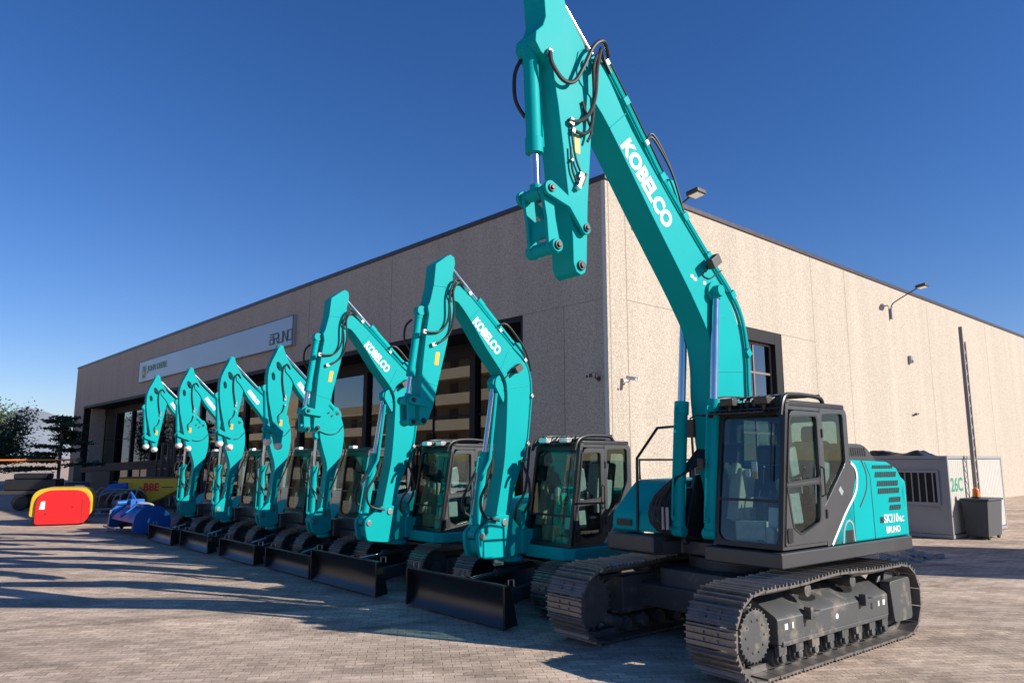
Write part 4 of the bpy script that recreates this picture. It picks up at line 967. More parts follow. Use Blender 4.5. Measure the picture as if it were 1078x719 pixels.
# corner strip and panel joints
mb = MB(); mb.box(-.012, -.002, .02, .13, 0, HB); mb.build('corner_strip', 'joint', B)
js = [(.11, .135, -.004, .002, 0, HB), (.82, .845, -.004, .002, 0, HB), (.852, 3.9, -.004, .002, 6.52, 6.538), (9.29, 11.79, -.004, .002, 6.52, 6.538), (-.004, .002, 1.59, 1.61, 0, 6.465), (-.004, .002, .2, 3.3, 6.47, 6.485)]
js += [(x-.009, x+.009, -.004, .002, 0, HB) for x in (11.8, 14.66, 23.6, 32.4)]+[(-.004, .002, y-.012, y+.012, 6.49, HB) for y in (10.5, 17., 42.3, 50.)]
for q in js: MB().box(*q).build('panel_joint', 'jointdark', B)
# dark lining of the front opening, header, left jamb
SB = 1.55
for q in ((.02, .5, 55.38, 55.49, 0, 6.47), (.02, .5, 3.31, 3.42, 0, 6.47), (.02, SB+.1, 3.425, 55.37, 6.30, 6.47)): MB().box(*q).build('opening_lining', 'blackframe', B)
mb = MB(); mb.box(.505, SB+.3, 55.1, 55.48, 0, 6.29); mb.build('jamb_panel', 'wall', B)
mb = MB(); mb.box(.505, SB+.3, 3.32, 3.6, 0, 6.29); mb.build('jamb_panel', 'blackframe', B)
mb = MB(); mb.box(SB-.06, SB+.12, 3.61, 55.09, 5.82, 6.29); mb.box(SB-.02, SB+.1, 3.61, 55.09, .002, .25); mb.build('glazing_header', 'blackframe', B)
posts = [3.62, 7.4, 14.5, 20.4, 26.8, 33.3, 38.0, 42.5, 47.2, 51.4, 55.08]
for y in posts[1:-1]: MB().box(SB-.14, SB+.14, y-.15, y+.15, .26, 5.81).build('facade_post', 'blackframe', B)
for a, b in zip(posts[:-1], posts[1:]):
    y0, y1 = a+.16, b-.16; t = .05
    mb = MB(); k = max(1, round((y1-y0)/2.6)); w = (y1-y0)/k
    for i in range(k+1): y = y0+w*i; mb.box(SB-.04, SB+.04, y-t/2, y+t/2, .26, 5.81)
    for z in (.28, 3.75, 5.79):
        for i in range(k): mb.box(SB-.036, SB+.036, y0+w*i+t/2+.001, y0+w*(i+1)-t/2-.001, z-t/2, z+t/2)
    f = mb.build('window', 'blackframe', B)
    mb = MB()
    for i in range(k): mb.obox((SB+.0, y0+w*(i+.5), 3.03), .012, w-.03, 5.5, rz=R(random.uniform(-.25, .25)), ry=R(random.uniform(-.12, .12)))
    mb.build('pane', 'shopglass', f)
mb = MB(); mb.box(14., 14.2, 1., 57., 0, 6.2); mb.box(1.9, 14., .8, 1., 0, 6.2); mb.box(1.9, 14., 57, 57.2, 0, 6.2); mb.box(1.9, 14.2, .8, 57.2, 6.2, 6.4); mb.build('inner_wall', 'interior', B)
# tall glazed sectional door in the sunlit wall
mb = MB(); mb.box(3.91, 4.2, .0, .33, 0, 6.52); mb.box(8.86, 9.28, .02, .33, 0, 6.52); mb.box(4.21, 8.85, .02, .33, 6.12, 6.52)
fr = mb.build('door_portal', 'blackframe', B)
mb = MB()
xs = [4.22, 5.38, 6.54, 7.70, 8.84]
for x in xs: mb.box(x-.035, x+.035, .20, .27, 0, 6.11)
for z in [.04, 1.05, 2.06, 3.07, 4.08, 5.09, 6.08]:
    for a, b in zip(xs[:-1], xs[1:]): mb.box(a+.036, b-.036, .205, .265, z-.035, z+.035)
d = mb.build('sectional_door', 'mullion', B)
mb = MB()
for a, b in zip(xs[:-1], xs[1:]): mb.box(a+.02, b-.02, .228, .238, .05, 6.09)
mb.build('pane', 'doorglass', d)
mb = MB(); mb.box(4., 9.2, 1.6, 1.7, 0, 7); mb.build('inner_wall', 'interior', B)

def bpt(x, y, z):
    v = Matrix.Rotation(BR, 4, 'Z') @ Vector((x, y, z)); return (v.x+2.54, v.y+19.5, z)
# sign panel on the front
S_ = empty('showroom_sign', bpt(-.15, 29.5, 7.25), BR)
tag(S_, 'long pale grey showroom sign with thin dark letters above the glass front', 'sign')
mb = MB(); mb.box(.0, .148, -11.3, 11.35, 0, 1.38); mb.build('sign_panel', 'aluminium', S_, bevel=.01)
mb = MB(); mb.box(-.012, .0-.002, -11.3, 11.35, 1.345, 1.38); mb.box(-.012, -.002, -11.3, 11.35, 0, .035); mb.box(-.012, -.002, -11.30, -11.22, .036, 1.344); mb.box(-.012, -.002, 11.28, 11.35, .036, 1.344); mb.build('sign_edge', 'signdark', S_)
mb = MB()
def stroke(mb, pts, w, org, s):
    for a, b in zip(pts[:-1], pts[1:]):
        A = Vector(a)*s; Bq = Vector(b)*s; d = (Bq-A); L_ = d.length; d.normalize(); nn = Vector((-d.y, d.x))*w/2; e = d*w/2
        q = [A-nn-e, Bq-nn+e, Bq+nn+e, A+nn-e]
        mb.extr([(p.x, p.y) for p in q], lambda u, v, wv: (-.004-wv, org[0]-u, org[1]+v), 0, .012)
ox = 20.55-29.5; oz = .27
L5 = {'B': [[(0, .5), (.75, .5)], [(0, 0), (.8, 0), (.8, .45)], [(.0, 0), (0, .45)], [(0, 1), (.85, 1)], [(.85, 1), (.8, .5)], [(0, .75), (.7, .75)]],
      'R': [[(0, 1), (.8, 1), (.8, .5)], [(0, .5), (.8, .5)], [(0, 0), (0, .5)], [(.35, .5), (.8, 0)]], 'U': [[(0, .8), (0, 0), (.8, 0), (.8, 1)]],
      'N': [[(0, 0), (0, 1), (.8, 0), (.8, 1)]], 'O': [[(0, 0), (0, 1), (.8, 1), (.8, 0), (0, 0)]]}
for i, ch in enumerate('BRUNO'):
    for j, pl in enumerate(L5[ch]): stroke(mb, pl, .055, (ox-i*.47, oz), .46)
mb.build('lettering', 'signdark', S_)
mb = MB(); text_mb(mb, 'JOHN DEERE', (-.003, 38.95-29.5, .48), (0, -3.75, 0), (0, 0, .50), .01, .03); mb.build('lettering', 'deergreen', S_)
# emblem: rounded green shield with yellow border and a leaping animal outline
yc = 39.65-29.5; zc = .62
mb = MB(); mb.extr(rounded([(yc-.40, zc-.45), (yc+.40, zc-.45), (yc+.40, zc+.46), (yc-.40, zc+.46)], .16), lambda u, v, w: (-.003-w, u, v), 0, .008); mb.build('emblem', 'deeryellow', S_)
mb = MB(); mb.extr(rounded([(yc-.33, zc-.38), (yc+.33, zc-.38), (yc+.33, zc+.39), (yc-.33, zc+.39)], .13), lambda u, v, w: (-.0115-w, u, v), 0, .004); mb.build('emblem', 'deergreen', S_)
mb = MB()
deer = [(.24, .02), (.12, .07), (-.06, .08), (-.14, .18), (-.22, .17), (-.17, .10), (-.12, -.02), (-.24, -.10), (-.21, -.13), (-.06, -.06), (.08, -.05), (.20, -.16), (.23, -.13), (.15, -.02)]
mb.extr([(yc-a*1.15, zc-.06+b*1.15) for a, b in deer], lambda u, v, w: (-.0158-w, u, v), 0, .003)
mb.extr([(yc+.20, zc+.10), (yc+.12, zc+.26), (yc+.0, zc+.30), (yc+.09, zc+.24), (yc+.15, zc+.10)], lambda u, v, w: (-.0158-w, u, v), 0, .003)
mb.build('emblem_figure', 'deeryellow', S_)

# floodlights on brackets
def flood(x, label):
    T = empty('floodlight', bpt(x, 0, 8.3), BR)
    tag(T, label, 'floodlight', 'floodlights on the sunlit wall')
    mb = MB(); mb.cyl((0, -.075, .0), (0, -.075, .50), .055, 14); mb.box(-.07, .07, -.03, -.004, .05, .45); mb.build('bracket', 'tube', T, bevel=.006)
    mb = MB(); mb.tube([(0, -.075, .42), (0, -.12, .62), (0, -.32, .78), (0, -1.25, 1.22)], .026, 8, 4); mb.build('arm', 'lamphead', T)
    mb = MB(); mb.obox((0, -1.42, 1.26), .42, .40, .13, rx=R(-8)); mb.obox((0, -1.22, 1.25), .2, .14, .10, rx=R(-8))
    h = mb.build('lamp_head', 'lamphead', T, bevel=.025)
    mb = MB(); mb.obox((0, -1.43, 1.19), .34, .30, .012, rx=R(-8)); mb.build('lens', 'lens', h)
flood(19.06, 'floodlight on a bent bracket arm far along the sunlit wall above the alarm box')
flood(2.23, 'floodlight above the roof edge close behind the largest boom')
# small fittings on the walls
T = empty('alarm_box', bpt(20.87, 0, 6.5), BR); tag(T, 'small grey alarm box high on the sunlit wall below the far floodlight', 'alarm box')
mb = MB(); mb.box(-.12, .12, -.14, -.004, 0, .34); mb.build('housing', 'tube', T, bevel=.02); mb = MB(); mb.box(-.09, .09, -.16, -.141, .05, .14); mb.build('grille', 'lamphead', T)
T = empty('wall_hook', bpt(21.0, 0, 4.1), BR); tag(T, 'small dark metal hook sticking out of the sunlit wall above the site cabin', 'hook')
mb = MB(); mb.tube([(-.3, -.03, .02), (-.24, -.1, .12), (-.1, -.12, .15), (0, -.08, .10), (.1, -.12, .15), (.24, -.1, .16), (.3, -.04, .12)], .025, 6, 3); mb.tube([(0, 0, .1), (0, -.1, .1)], .03, 6); mb.build('bracket', 'lamphead', T)
def cctv(loc, rz, label, mat):
    T = empty('security_camera', loc, rz); tag(T, label, 'camera', 'security cameras on the building')
    mb = MB(); mb.box(-.05, .05, -.02, -.002, -.06, .06); mb.tube([(0, -.01, 0), (0, -.12, .0), (0, -.18, .06)], .02, 8); mb.build('bracket', mat, T)
    mb = MB(); mb.obox((.0, -.26, .09), .11, .34, .10, rx=R(12), rz=R(25)); mb.cyl((-.055, -.40, .045), (-.065, -.43, .035), .04, 12); mb.build('camera_body', mat, T, bevel=.015)
cctv(bpt(.67, 0, 4.25), BR, 'pale security camera on the sunlit wall near the building corner', 'whitewrap')
cctv(bpt(0, .33, 4.32), BR-R(90), 'dark security camera on the shaded wall near the building corner', 'lamphead')
cctv(bpt(0, 58.3, 5.05), BR-R(90), 'upper security camera at the far end of the shaded front', 'lamphead')
cctv(bpt(0, 58.5, 4.0), BR-R(90), 'lower security camera at the far end of the shaded front', 'lamphead')

# the hall stands a little farther back: same view, larger and farther
KS = 1.077
for o in list(bpy.data.objects):
    if o.parent is None and o.name.split('.')[0] in ('showroom_building', 'showroom_sign', 'floodlight', 'alarm_box', 'wall_hook', 'security_camera'):
        o.location = (o.location.x*KS, o.location.y*KS, o.location.z*KS+2.2*(1-KS)); o.scale = (KS, KS, KS)

# ------------------------------------------------------------------ site cabin and things around it
def cabin(loc, label):
    T = empty('site_cabin', loc, BR); tag(T, label, 'cabin')
    mb = MB(); mb.box(.012, 5., .012, 2.45, .12, 2.22); mb.build('wall', 'contgrey', T, bevel=.02)
    mb = MB()
    for i in range(32):      # pale ribbed long side
        x = .10+i*.153
        mb.box(x, x+.10, .0, .0105, .16, 2.18)
    mb.box(.04, 4.98, .004, .0117, .15, 2.2)
    mb.build('long_side', 'contpale', T)
    mb = MB(); mb.box(-.02, 5.02, -.02, 2.47, 2.222, 2.31); mb.box(-.02, 5.02, -.02, 2.47, .02, .118)
    for x in (-.015, 4.93): mb.box(x, x+.09, -.015, .008, .12, 2.22)
    mb.box(-.015, .011, -.014, .07, .119, 2.221); mb.box(-.015, .011, 2.38, 2.465, .119, 2.221)
    mb.build('corner_frame', 'contgrey', T, bevel=.008)
    mb = MB(); mb.plate([(.24, .93), (1.50, .93), (1.50, 1.90), (.24, 1.90)], [[(.31, 1.0), (1.43, 1.0), (1.43, 1.83), (.31, 1.83)]], lambda u, v, w: (-w, u, v), -.011, .03)
    for i in range(6): y = .31+1.12*(i+.5)/6; mb.box(-.028, -.004, y-.018, y+.018, 1.0, 1.83)
    f = mb.build('barred_window', 'contgrey', T, bevel=.004)
    mb = MB(); mb.box(.002, .0095, .31, 1.43, 1.0, 1.83); mb.build('pane', 'blackframe', f)
    mb = MB(); mb.box(-.012, .01, .3, 1.9, .80, .86); mb.build('rail', 'contgrey', T)
    mb = MB(); text_mb(mb, '26C', (.16, -.001, 1.30), (1.0, 0, 0), (0, 0, .40), .003, .02); mb.build('graffiti', 'green', T)
    return T
cab_loc = (12.306, 21.382, 0)
cabin(cab_loc, 'grey site cabin with a barred window and green writing on its sunlit pale side')
cabin((15.2, 12.6, 0), 'unseen cabin added right of the view to shade the paving, lower of two stacked')  # unseen pair, added to throw shade on the paving behind the largest machine
cabin((15.2, 12.6, 2.335), 'unseen cabin added right of the view to shade the paving, upper of two stacked')
def cpt_(x, y, z):
    v = Matrix.Rotation(BR, 4, 'Z') @ Vector((x, y, 0)); return (v.x+cab_loc[0], v.y+cab_loc[1], z)
T = empty('folded_tarpaulin', cpt_(.75, 1.55, 2.312), BR); tag(T, 'dark folded tarpaulin lying on the site cabin roof', 'tarpaulin')
mb = MB(); nx, ny = 14, 24
hh = [[(.06+.06*abs(math.sin(.5*a+.2*b))+.05*math.sin(.35*b+1)+.012*rnd.random())*min(1, a/2, (nx-a)/2, b/3, (ny-b)/3) for b in range(ny+1)] for a in range(nx+1)]
mb.add([(-.55+1.1*a/nx+.03*rnd.random(), -.9+1.8*b/ny+.03*rnd.random(), max(.004, hh[a][b])) for a in range(nx+1) for b in range(ny+1)], [(a*(ny+1)+b, (a+1)*(ny+1)+b, (a+1)*(ny+1)+b+1, a*(ny+1)+b+1) for a in range(nx) for b in range(ny)])
mb.build('tarpaulin_fold', 'black', T, angle=50)
T = empty('wheeled_bin', cpt_(.55, -.72, 0), BR); tag(T, 'dark grey bin standing in front of the pale side of the site cabin', 'bin')
mb = MB(); mb.add([(0, 0, .08), (1.2, 0, .08), (1.2, .55, .08), (0, .55, .08), (-.05, -.06, 1.06), (1.25, -.06, 1.06), (1.25, .61, 1.06), (-.05, .61, 1.06)], [(0, 3, 2, 1), (4, 5, 6, 7), (0, 1, 5, 4), (1, 2, 6, 5), (2, 3, 7, 6), (3, 0, 4, 7)]); mb.build('bin_body', 'mat_grey', T, bevel=.02)
mb = MB(); mb.box(-.08, 1.28, -.10, .64, 1.062, 1.12); mb.build('lid', 'mat_grey', T, bevel=.02)
for x in (.15, 1.05):
    mb = MB(); mb.cyl((x, .02, .08), (x, .08, .08), .08, 14); mb.build('wheel', 'rubber', T)
T = empty('warning_beacon', cpt_(.72, -.45, 1.122), BR); tag(T, 'orange warning beacon standing on the dark grey bin', 'beacon')
mb = MB(); mb.cyl((0, 0, 0), (0, 0, .05), .12, 18); mb.build('base', 'lamphead', T, bevel=.008); mb = MB(); mb.cyl((0, 0, .05), (0, 0, .22), .10, 18, .085); mb.sphere((0, 0, .22), .085, 14); mb.build('dome', 'orange', T)
T = empty('lattice_upright', cpt_(1.50, -.22, 0), BR); tag(T, 'tall steel upright with zigzag edge standing by the sunlit wall beside the site cabin', 'steel upright')
mb = MB(); mb.box(-.03, .03, -.05, .05, 0, 6.17); mb.box(.26, .31, -.03, .03, 0, 5.75); mb.box(-.12, .5, -.14, .14, 0, .02); mb.build('post', 'upright', T)
mb = MB(); z = .3; k = 0
while z < 5.6:
    a, b = ((.04, .26) if k % 2 else (.26, .04)); mb.tube([(a, 0, z), (b, 0, z+.16)], .016, 6); z += .16; k += 1
mb.build('lacing', 'upright', T)
# rubble and timber behind the largest machine
mb = MB()
for i in range(70):
    t = rnd.random(); x = 6.6+2.9*t+rnd.gauss(0, .15); y = 15.2+2.6*t+rnd.gauss(0, .2); s = rnd.uniform(.05, .2)
    mb.obox((x, y, s*.3), s*1.6, s, s*.7, rnd.uniform(-.4, .4), rnd.uniform(-.4, .4), rnd.uniform(0, 3))
tag(mb.build('rubble', 'stone', bevel=.008), kind='stuff', label='scattered rubble on the paving behind the largest machine')
# ------------------------------------------------------------------ farm implements at the far left
# red and yellow mower
T = empty('drum_mower', (-14.55, 26.3, 0), R(25)); tag(T, 'red and yellow farm machine with a rounded red end plate, standing in the sun', 'farm machine')
D = [(0, .02), (.05, .02)]
D = rounded([(-1.62, .04), (-.0, .04), (.0, 1.18), (-1.62, 1.18)], [.12, .42, .66, .62], 8)
mb = MB(); mb.xz(D, -.05, .03); pl = mb.build('end_plate', 'redpaint', T, bevel=.02, seg=3)
mb = MB()
for x, z in ((-.52, .62), (-1.3, .40)): mb.cyl((x, -.055, z), (x, -.075, z), .025, 10)
mb.box(-.25, -.235, -.056, -.051, .15, .85); mb.build('bolt', 'rust', pl)
mb = MB(); mb.xz([(-1.50, .55), (-1.34, .55), (-1.34, .82), (-1.46, .80)], -.056, -.052); mb.build('white_plate', 'white', pl)
H = rounded([(-1.80, .30), (.05, .30), (.05, 1.24), (-1.75, 1.24)], [.1, .2, .60, .60], 8)
mb = MB(); mb.xz(H, .035, 1.9); mb.build('hood', 'yellow', T, bevel=.02)
mb = MB(); mb.xz([(-1.7, .06), (-.15, .06), (-.15, .2), (-1.7, .2)], .05, 1.85); mb.cyl((-.75, .04, .5), (-.75, 1.85, .5), .28, 20); mb.build('drum', 'lamphead', T)
mb = MB(); mb.xz(D, 1.9, 1.97); mb.build('end_plate', 'redpaint', T, bevel=.02)
# blue tiller
T = empty('rotary_tiller', (-11.4, 23.35, 0), R(-48)); tag(T, 'blue rotary tiller lying beside the last compact machine of the row', 'tiller')
arc = [(.48*math.cos(t), .36+.44*math.sin(t)) for t in [R(-12+190*i/14) for i in range(15)]]; inn = [(p[0]*.9, .36+(p[1]-.36)*.9) for p in arc][::-1]
mb = MB(); mb.extr(arc+inn, lambda u, v, w: (w, u, v), -1.3, 1.3); mb.extr([(.40, .30), (.46, .30), (.66, .12), (.60, .10)], lambda u, v, w: (w, u, v), -1.29, 1.29); hood = mb.build('hood', 'blue', T, bevel=.01)
for s in (-1, 1):
    mb = MB(); mb.extr(rounded([(-.55, .10), (.55, .10), (.5, .6), (.2, .86), (-.25, .86), (-.5, .6)], .1), lambda u, v, w: (w, u, v), s*1.3-.03, s*1.3+.03); mb.build('side_plate', 'blue', T, bevel=.012)
mb = MB(); mb.cyl((-1.28, 0, .32), (1.28, 0, .32), .07, 14)
for i in range(22):
    x = -1.2+i*.114; a = i*1.9
    for k in range(3): mb.obox((x, .17*math.cos(a+k*2.09), .32+.17*math.sin(a+k*2.09)), .02, .07, .30, rx=a+k*2.09+1.57)
mb.build('rotor', 'lamphead', T)
mb = MB(); mb.obox((-.1, -.1, .88), .42, .40, .26); mb.cyl((-.1, -.25, .92), (-.1, -.62, .90), .08, 16); mb.box(-.9, .9, -.16, .04, .79, .89)
for s in (-1, 1): mb.tube([(s*.45-.1, -.2, .85), (s*.45-.1, -.62, .52)], .035, 8); mb.tube([(s*.25-.1, -.1, .9), (-.1, -.25, 1.22)], .03, 8)
mb.build('gearbox', 'blue', T, bevel=.015)
mb = MB(); mb.cyl((-1.34, -.3, .45), (-1.40, -.3, .45), .16, 20); mb.cyl((-1.40, -.3, .45), (-1.41, -.3, .45), .05, 12); mb.build('chain_cover', 'yellow', T, bevel=.01)
mb = MB(); mb.tube([(-1.2, -.5, .65), (-1.2, -.55, .02)], .028, 8); mb.box(-1.28, -1.12, -.63, -.47, .0, .02); mb.tube([(-1.25, -.65, .16), (.2, -.65, .16)], .03, 8); mb.build('stand', 'tube', T)
mb = MB(); mb.sphere((.1, .05, .84), 1, 14, (.75, .25, .09)); mb.build('film_wrap', 'plastic', T, angle=80)
# yellow hopper spreader
T = empty('hopper_spreader', (-14.8, 31.3, 0), R(6)); tag(T, 'yellow hopper machine with red letters standing in front of the showroom glass', 'farm machine')
mb = MB(); mb.xz(rounded([(-1.15, .48), (-.2, .42), (.45, .62), (1.15, .98), (1.15, 1.42), (1.1, 1.46), (-1.1, 1.46), (-1.15, 1.40)], .05), -.6, .6); hop = mb.build('hopper', 'yellow', T, bevel=.02)
mb = MB(); mb.box(-1.17, 1.17, -.63, .63, 1.462, 1.50); mb.build('rim', 'lamphead', hop)
mb = MB(); text_mb(mb, 'BBE', (-.15, -.603, .95), (.60, 0, 0), (0, 0, .32), .006, .04); text_mb(mb, 'SEMINA', (.55, -.603, 1.06), (.45, 0, 0), (0, 0, .07), .004, .02) if False else None; mb.build('lettering', 'redpaint', hop)
mb = MB(); mb.box(.55, 1.0, -.606, -.601, 1.08, 1.12); mb.build('marking', 'rust', hop)
mb = MB()
for x in (-.8, .7):
    for y in (-.45, .45): mb.tube([(x, y, .6), (x*1.1, y*1.1, .02)], .035, 8)
mb.tube([(-1.0, -.5, .25), (1., -.5, .25)], .03, 8); mb.build('stand', 'lamphead', T)
mb = MB(); mb.cyl((-1.5, -.62, 1.08), (-.75, -.62, 1.16), .14, 18); mb.obox((-1.35, -.62, 1.0), .3, .28, .3, ry=R(20)); mb.build('blower', 'blue', T, bevel=.02)
# rake of galvanised tubes with a tyre
T = empty('tedder_rake', (-15.6, 30.0, 0), R(10)); tag(T, 'grey tubular hay tedder with a black tyre beside the yellow hopper machine', 'farm machine')
mb = MB()
for i in range(7):
    a = i*.5; mb.tube([(-.9+.28*i, -.2+.1*math.sin(i), .35), (-.75+.25*i, -.25, .75+.1*math.sin(i*2)), (-.5+.23*i, -.2, 1.0+.12*math.cos(i)), (-.15+.2*i, .1, .9)], .028, 6, 4)
mb.tube([(-1.2, -.3, .28), (1.0, -.35, .32)], .05, 8); mb.tube([(-.9, -.5, .12), (.2, -.55, .14)], .04, 8); mb.tube([(-1.3, -.1, .5), (0, .1, 1.05), (.9, .1, .95)], .045, 8)
for i in range(9): mb.tube([(-1.1+i*.22, -.4, .3), (-1.2+i*.22, -.6, .06)], .014, 6)
mb.build('tine_frame', 'tube', T)
mb = MB(); pts = [(.62+.42*math.cos(t), .05, .52+.42*math.sin(t)) for t in [2*math.pi*i/28 for i in range(29)]]; mb.tube(pts, .10, 10); mb.build('tyre', 'rubber', T); mb = MB(); mb.cyl((.62, -.03, .52), (.62, .13, .52), .30, 20); mb.build('rim', 'lamphead', T)
# rusty plough
T = empty('plough_frame', (-16.6, 30.4, 0), R(15)); tag(T, 'dark red rusty plough frame behind the rounded red end plate', 'farm machine')
mb = MB(); mb.box(-1.2, 1.4, -.12, .12, .62, .78)
for i in range(4):
    x = -1.0+i*.7; mb.box(x-.05, x+.05, -.08, .08, .15, .62); mb.extr([(x-.25, .02), (x+.25, .02), (x+.35, .35), (x+.05, .5)], lambda u, v, w: (u, w, v), -.12, -.08)
mb.tube([(-1.1, 0, .78), (-.6, .0, 1.25), (-.1, 0, .78)], .04, 8); mb.build('frame', 'rust', T, bevel=.01)
mb = MB(); mb.obox((-.6, -.15, 1.05), .34, .1, .3, rz=.2); mb.build('cover_sheet', 'white', T, bevel=.01)
# trailer with dark load behind
T = empty('flat_trailer', (-20.3, 34.5, 0), R(20)); tag(T, 'low dark farm trailer with dark load at the far end of the glass front', 'trailer')
mb = MB(); mb.box(-2.4, 2.4, -.9, .9, .72, .86); mb.build('bed', 'lamphead', T, bevel=.01)
mb = MB(); mb.box(-2.2, -.2, -.8, .8, .862, 1.35); mb.box(.1, 2.2, -.7, .7, .862, 1.2); mb.box(-1.9, -.6, -.7, .6, 1.352, 1.6); mb.build('load', 'black', T, bevel=.06)
for x in (-1.5, 1.5):
    for y in (-.85, .85):
        mb = MB(); mb.tube([(x+.26*math.cos(t), y, .36+.26*math.sin(t)) for t in [2*math.pi*i/20 for i in range(21)]], .09, 8); mb.cyl((x, y-.05, .36), (x, y+.05, .36), .2, 14); mb.build('wheel', 'rubber', T)
# steel cage rack and timber beam by the glass
T = empty('cage_rack', (-14.2, 34.1, 0), R(42-90+85)); tag(T, 'tall dark steel cage rack with upright bars close to the showroom glass', 'rack')
mb = MB(); W = 1.5
for z in (.1, 2.9): mb.box(-W, W, -.05, .05, z-.04, z+.04); mb.box(-W, W, .9, 1., z-.04, z+.04)
for i in range(13): x = -W+i*W/6; mb.box(x-.045, x+.045, -.04, .04, .141, 2.859)
for i in range(13): x = -W+i*W/6; mb.box(x-.035, x+.035, .92, .98, .141, 2.859)
mb.build('bar', 'black', T)
T = empty('stacked_beams', (-17.4, 34.6, 0), R(12)); tag(T, 'long weathered beam resting on stacked drums before the showroom entrance', 'timber')
mb = MB(); mb.obox((0, 0, 1.85), 4.2, .3, .22, ry=R(-3)); mb.obox((.4, .05, 2.06), 3.0, .25, .16, ry=R(-4)); mb.build('beam', 'darkwood', T, bevel=.02)
mb = MB(); mb.box(-1.6, -.8, -.3, .3, .0, 1.72); mb.box(.7, 1.6, -.3, .3, 0, 1.78); mb.build('support', 'lamphead', T, bevel=.03)
T = empty('barrier_pole', (-24.6, 41.5, 0), R(24)); tag(T, 'thin red barrier pole reaching across in front of the far trees', 'barrier')
mb = MB(); mb.cyl((-5.5, 0, 2.15), (.8, 0, 2.2), .055, 12, .045); mb.build('pole', 'orange', T)
mb = MB(); mb.box(.5, .9, -.2, .2, 0, 1.9); mb.cyl((.7, -.25, 2.19), (.7, .25, 2.19), .13, 12); mb.box(-5.4, -5.3, -.05, .05, 0, 2.05); mb.build('support_post', 'lamphead', T, bevel=.01)

# ------------------------------------------------------------------ trees
def tree(name, loc, h, spread, n, mat, layered, label, cat='tree'):
    T = empty(name, loc, rnd.uniform(0, 6)); tag(T, label, cat, 'trees beyond the yard')
    mb = MB(); mb.tube([(0, 0, -.05), (.05, .03, h*.3), (-.04, .05, h*.6), (0, 0, h*.92)], h*.022, 8, 3)
    tips = []
    nl = 15 if layered else 11
    for i in range(nl):
        t = (i+1)/nl
        z = h*(.22+.72*t) if layered else h*(.30+.5*rnd.random()); a = rnd.uniform(0, 6.28)
        ln = spread*(1.08-.85*t)*rnd.uniform(.75, 1.15) if layered else spread*rnd.uniform(.5, 1.)
        e = Vector((ln*math.cos(a), ln*math.sin(a), z+(ln*.05 if layered else ln*.7)))
        mb.tube([(0, 0, z), tuple((Vector((0, 0, z))+e)/2+Vector((0, 0, .1))), tuple(e)], h*.007, 5)
        tips.append((Vector((0, 0, z)), e))
    mb.build('trunk', 'bark', T)
    cr = MB()
    for k in range(n):
        s, e = tips[rnd.randrange(len(tips))]
        t = rnd.uniform(.25, 1.08); c = s.lerp(e, t)
        if layered: c += Vector((rnd.gauss(0, spread*.16), rnd.gauss(0, spread*.16), rnd.gauss(0, h*.012)))
        else: c += Vector((rnd.gauss(0, spread*.2), rnd.gauss(0, spread*.2), rnd.gauss(0, spread*.2)))
        q = rnd.uniform(.035, .10)*h/5
        u = Vector((rnd.gauss(0, 1), rnd.gauss(0, 1), rnd.gauss(0, .5))).normalized(); v = u.orthogonal().normalized()
        cr.add([c-u*q-v*q*.5, c+u*q-v*q*.5, c+u*q*1.1+v*q*.5, c-u*q*.9+v*q*.5], [(0, 1, 2, 3)])
    cr.build('crown', mat, T, fix=False)
tree('cedar_tree', (-33.5, 56, 0), 5.6, 2.6, 6500, 'leaf2', True, 'dark layered cedar tree just left of the far end of the showroom')
tree('broadleaf_tree', (-45, 66, 0), 6.2, 2.6, 6000, 'leaf', False, 'bushy green tree further left beyond the yard')
tree('cedar_tree', (-41, 60, 0), 4.6, 2.2, 4800, 'leaf2', True, 'smaller dark cedar tree between the taller trees beyond the yard')
tree('broadleaf_tree', (-38, 72, 0), 4.4, 2.4, 4500, 'leaf', False, 'low bushy tree directly beyond the red barrier pole')

# ------------------------------------------------------------------ apartment house across the road, seen mirrored in the showroom glass
def apartment(loc, rz, w, floors, label):
    T = empty('apartment_house', loc, rz); tag(T, label, 'building', 'houses across the road')
    h = floors*3.0
    mb = MB(); mb.box(0, 11, -w/2, w/2, 0, h); mb.box(2, 9, -w/2+2, w/2-3, h+.003, h+1.6); mb.build('wall', 'apt', T)
    mb = MB()
    for f in range(floors):
        mb.box(-1.7, -.003, -w/2+1, w/2-1, f*3.0+2.72, f*3.0+2.9)
    mb.box(-.5, 11.4, -w/2-.4, w/2+.4, h+.003-.0, h+.003+.0001) if False else None
    mb.build('balcony_slab', 'aptpale', T)
    mb = MB()
    for f in range(1, floors): mb.box(-1.7, -1.55, -w/2+1, w/2-1, f*3.0-.099, f*3.0+.95)
    mb.build('balcony_front', 'aptpale', T)
    mb = MB(); k = int(w/4)
    for f in range(floors):
        for i in range(k):
            y = -w/2+2+i*(w-4)/(k-1); mb.box(-.06, -.004, y-.8, y+.8, f*3.0+.1, f*3.0+2.4)
    mb.build('shutter', 'aptdark', T)
n_ = Vector((-.741, -.672)); l_ = Vector((-.672, .741))
base = Vector((2.54, 19.5))
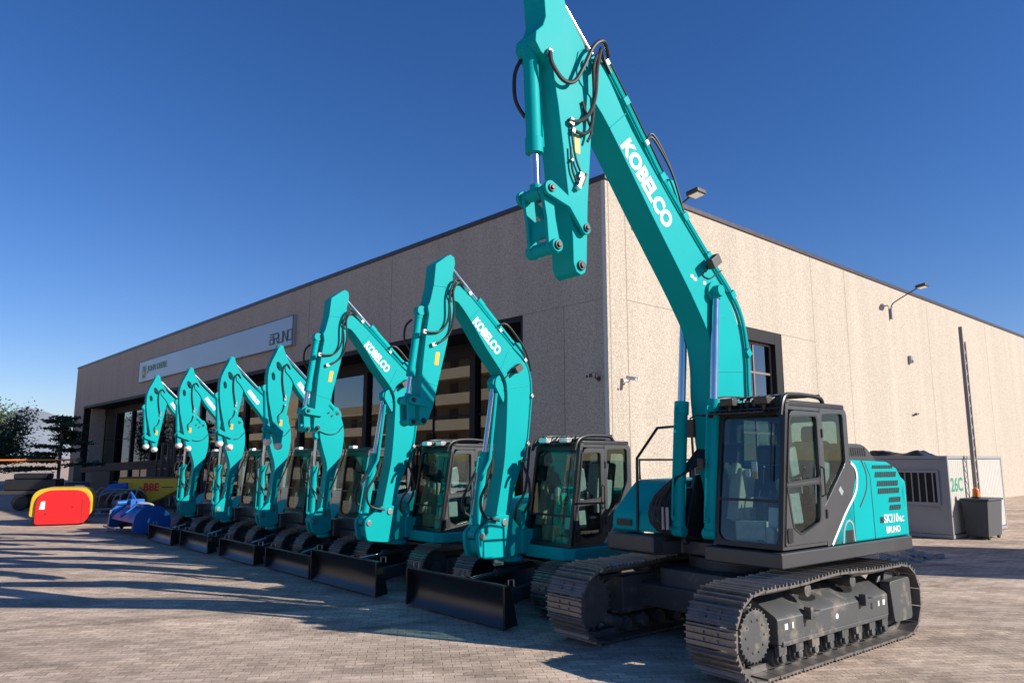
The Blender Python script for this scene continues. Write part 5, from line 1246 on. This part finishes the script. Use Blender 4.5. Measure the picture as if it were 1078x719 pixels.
for d, y, w, fl, lab in ((34, 52, 34, 5, 'beige apartment house with balconies across the road, mirrored in the glass nearest the building corner'), (38, 92, 30, 3, 'lower beige apartment house further along the road, mirrored in the middle of the showroom glass'), (40, 132, 34, 4, 'farthest beige apartment house along the road, mirrored in the far showroom glass')):
    p = base+n_*d+l_*y; apartment((p.x, p.y, 0), math.atan2(n_.y, n_.x), w, fl, lab)

# ------------------------------------------------------------------ light, sky, camera
sun_to = Vector((.952, -.307)).normalized(); EL = R(27)
W_ = bpy.data.worlds.new('World'); SC.world = W_; W_.use_nodes = True
nt = W_.node_tree; bg = nt.nodes['Background']
sk = nt.nodes.new('ShaderNodeTexSky'); sk.sky_type = 'NISHITA'; sk.sun_disc = False; sk.sun_elevation = EL
sk.sun_rotation = math.atan2(sun_to.x, sun_to.y); sk.altitude = 100; sk.air_density = 1.0; sk.dust_density = .15; sk.ozone_density = 1.8
hs = nt.nodes.new('ShaderNodeHueSaturation'); hs.inputs['Saturation'].default_value = 1.3
tn = nt.nodes.new('ShaderNodeVectorMath'); tn.operation = 'MULTIPLY'; tn.inputs[1].default_value = (1.0, 1.06, 1.46)
nt.links.new(sk.outputs[0], hs.inputs['Color']); nt.links.new(hs.outputs[0], tn.inputs[0]); nt.links.new(tn.outputs[0], bg.inputs[0]); bg.inputs[1].default_value = .056
L_ = bpy.data.lights.new('sun', 'SUN'); L_.energy = 4.7; L_.angle = R(.53); L_.color = (1., .93, .82)
so = bpy.data.objects.new('sun', L_); COL.objects.link(so)
dirv = Vector((-sun_to.x*math.cos(EL), -sun_to.y*math.cos(EL), -math.sin(EL)))
so.rotation_euler = dirv.to_track_quat('-Z', 'Y').to_euler(); so.location = (30, -8, 30)
cam = bpy.data.cameras.new('camera'); co = bpy.data.objects.new('camera', cam); COL.objects.link(co)
co.location = (0, 0, 2.2); co.rotation_euler = (R(99), 0, 0); cam.sensor_width = 36; cam.lens = 26.215; cam.clip_end = 20000; cam.clip_start = .1
SC.camera = co
SC.view_settings.view_transform = 'Standard'; SC.view_settings.look = 'None'; SC.view_settings.exposure = .62; SC.view_settings.gamma = 1
SC.cycles.max_bounces = 8; SC.cycles.transparent_max_bounces = 16; SC.cycles.use_denoising = True
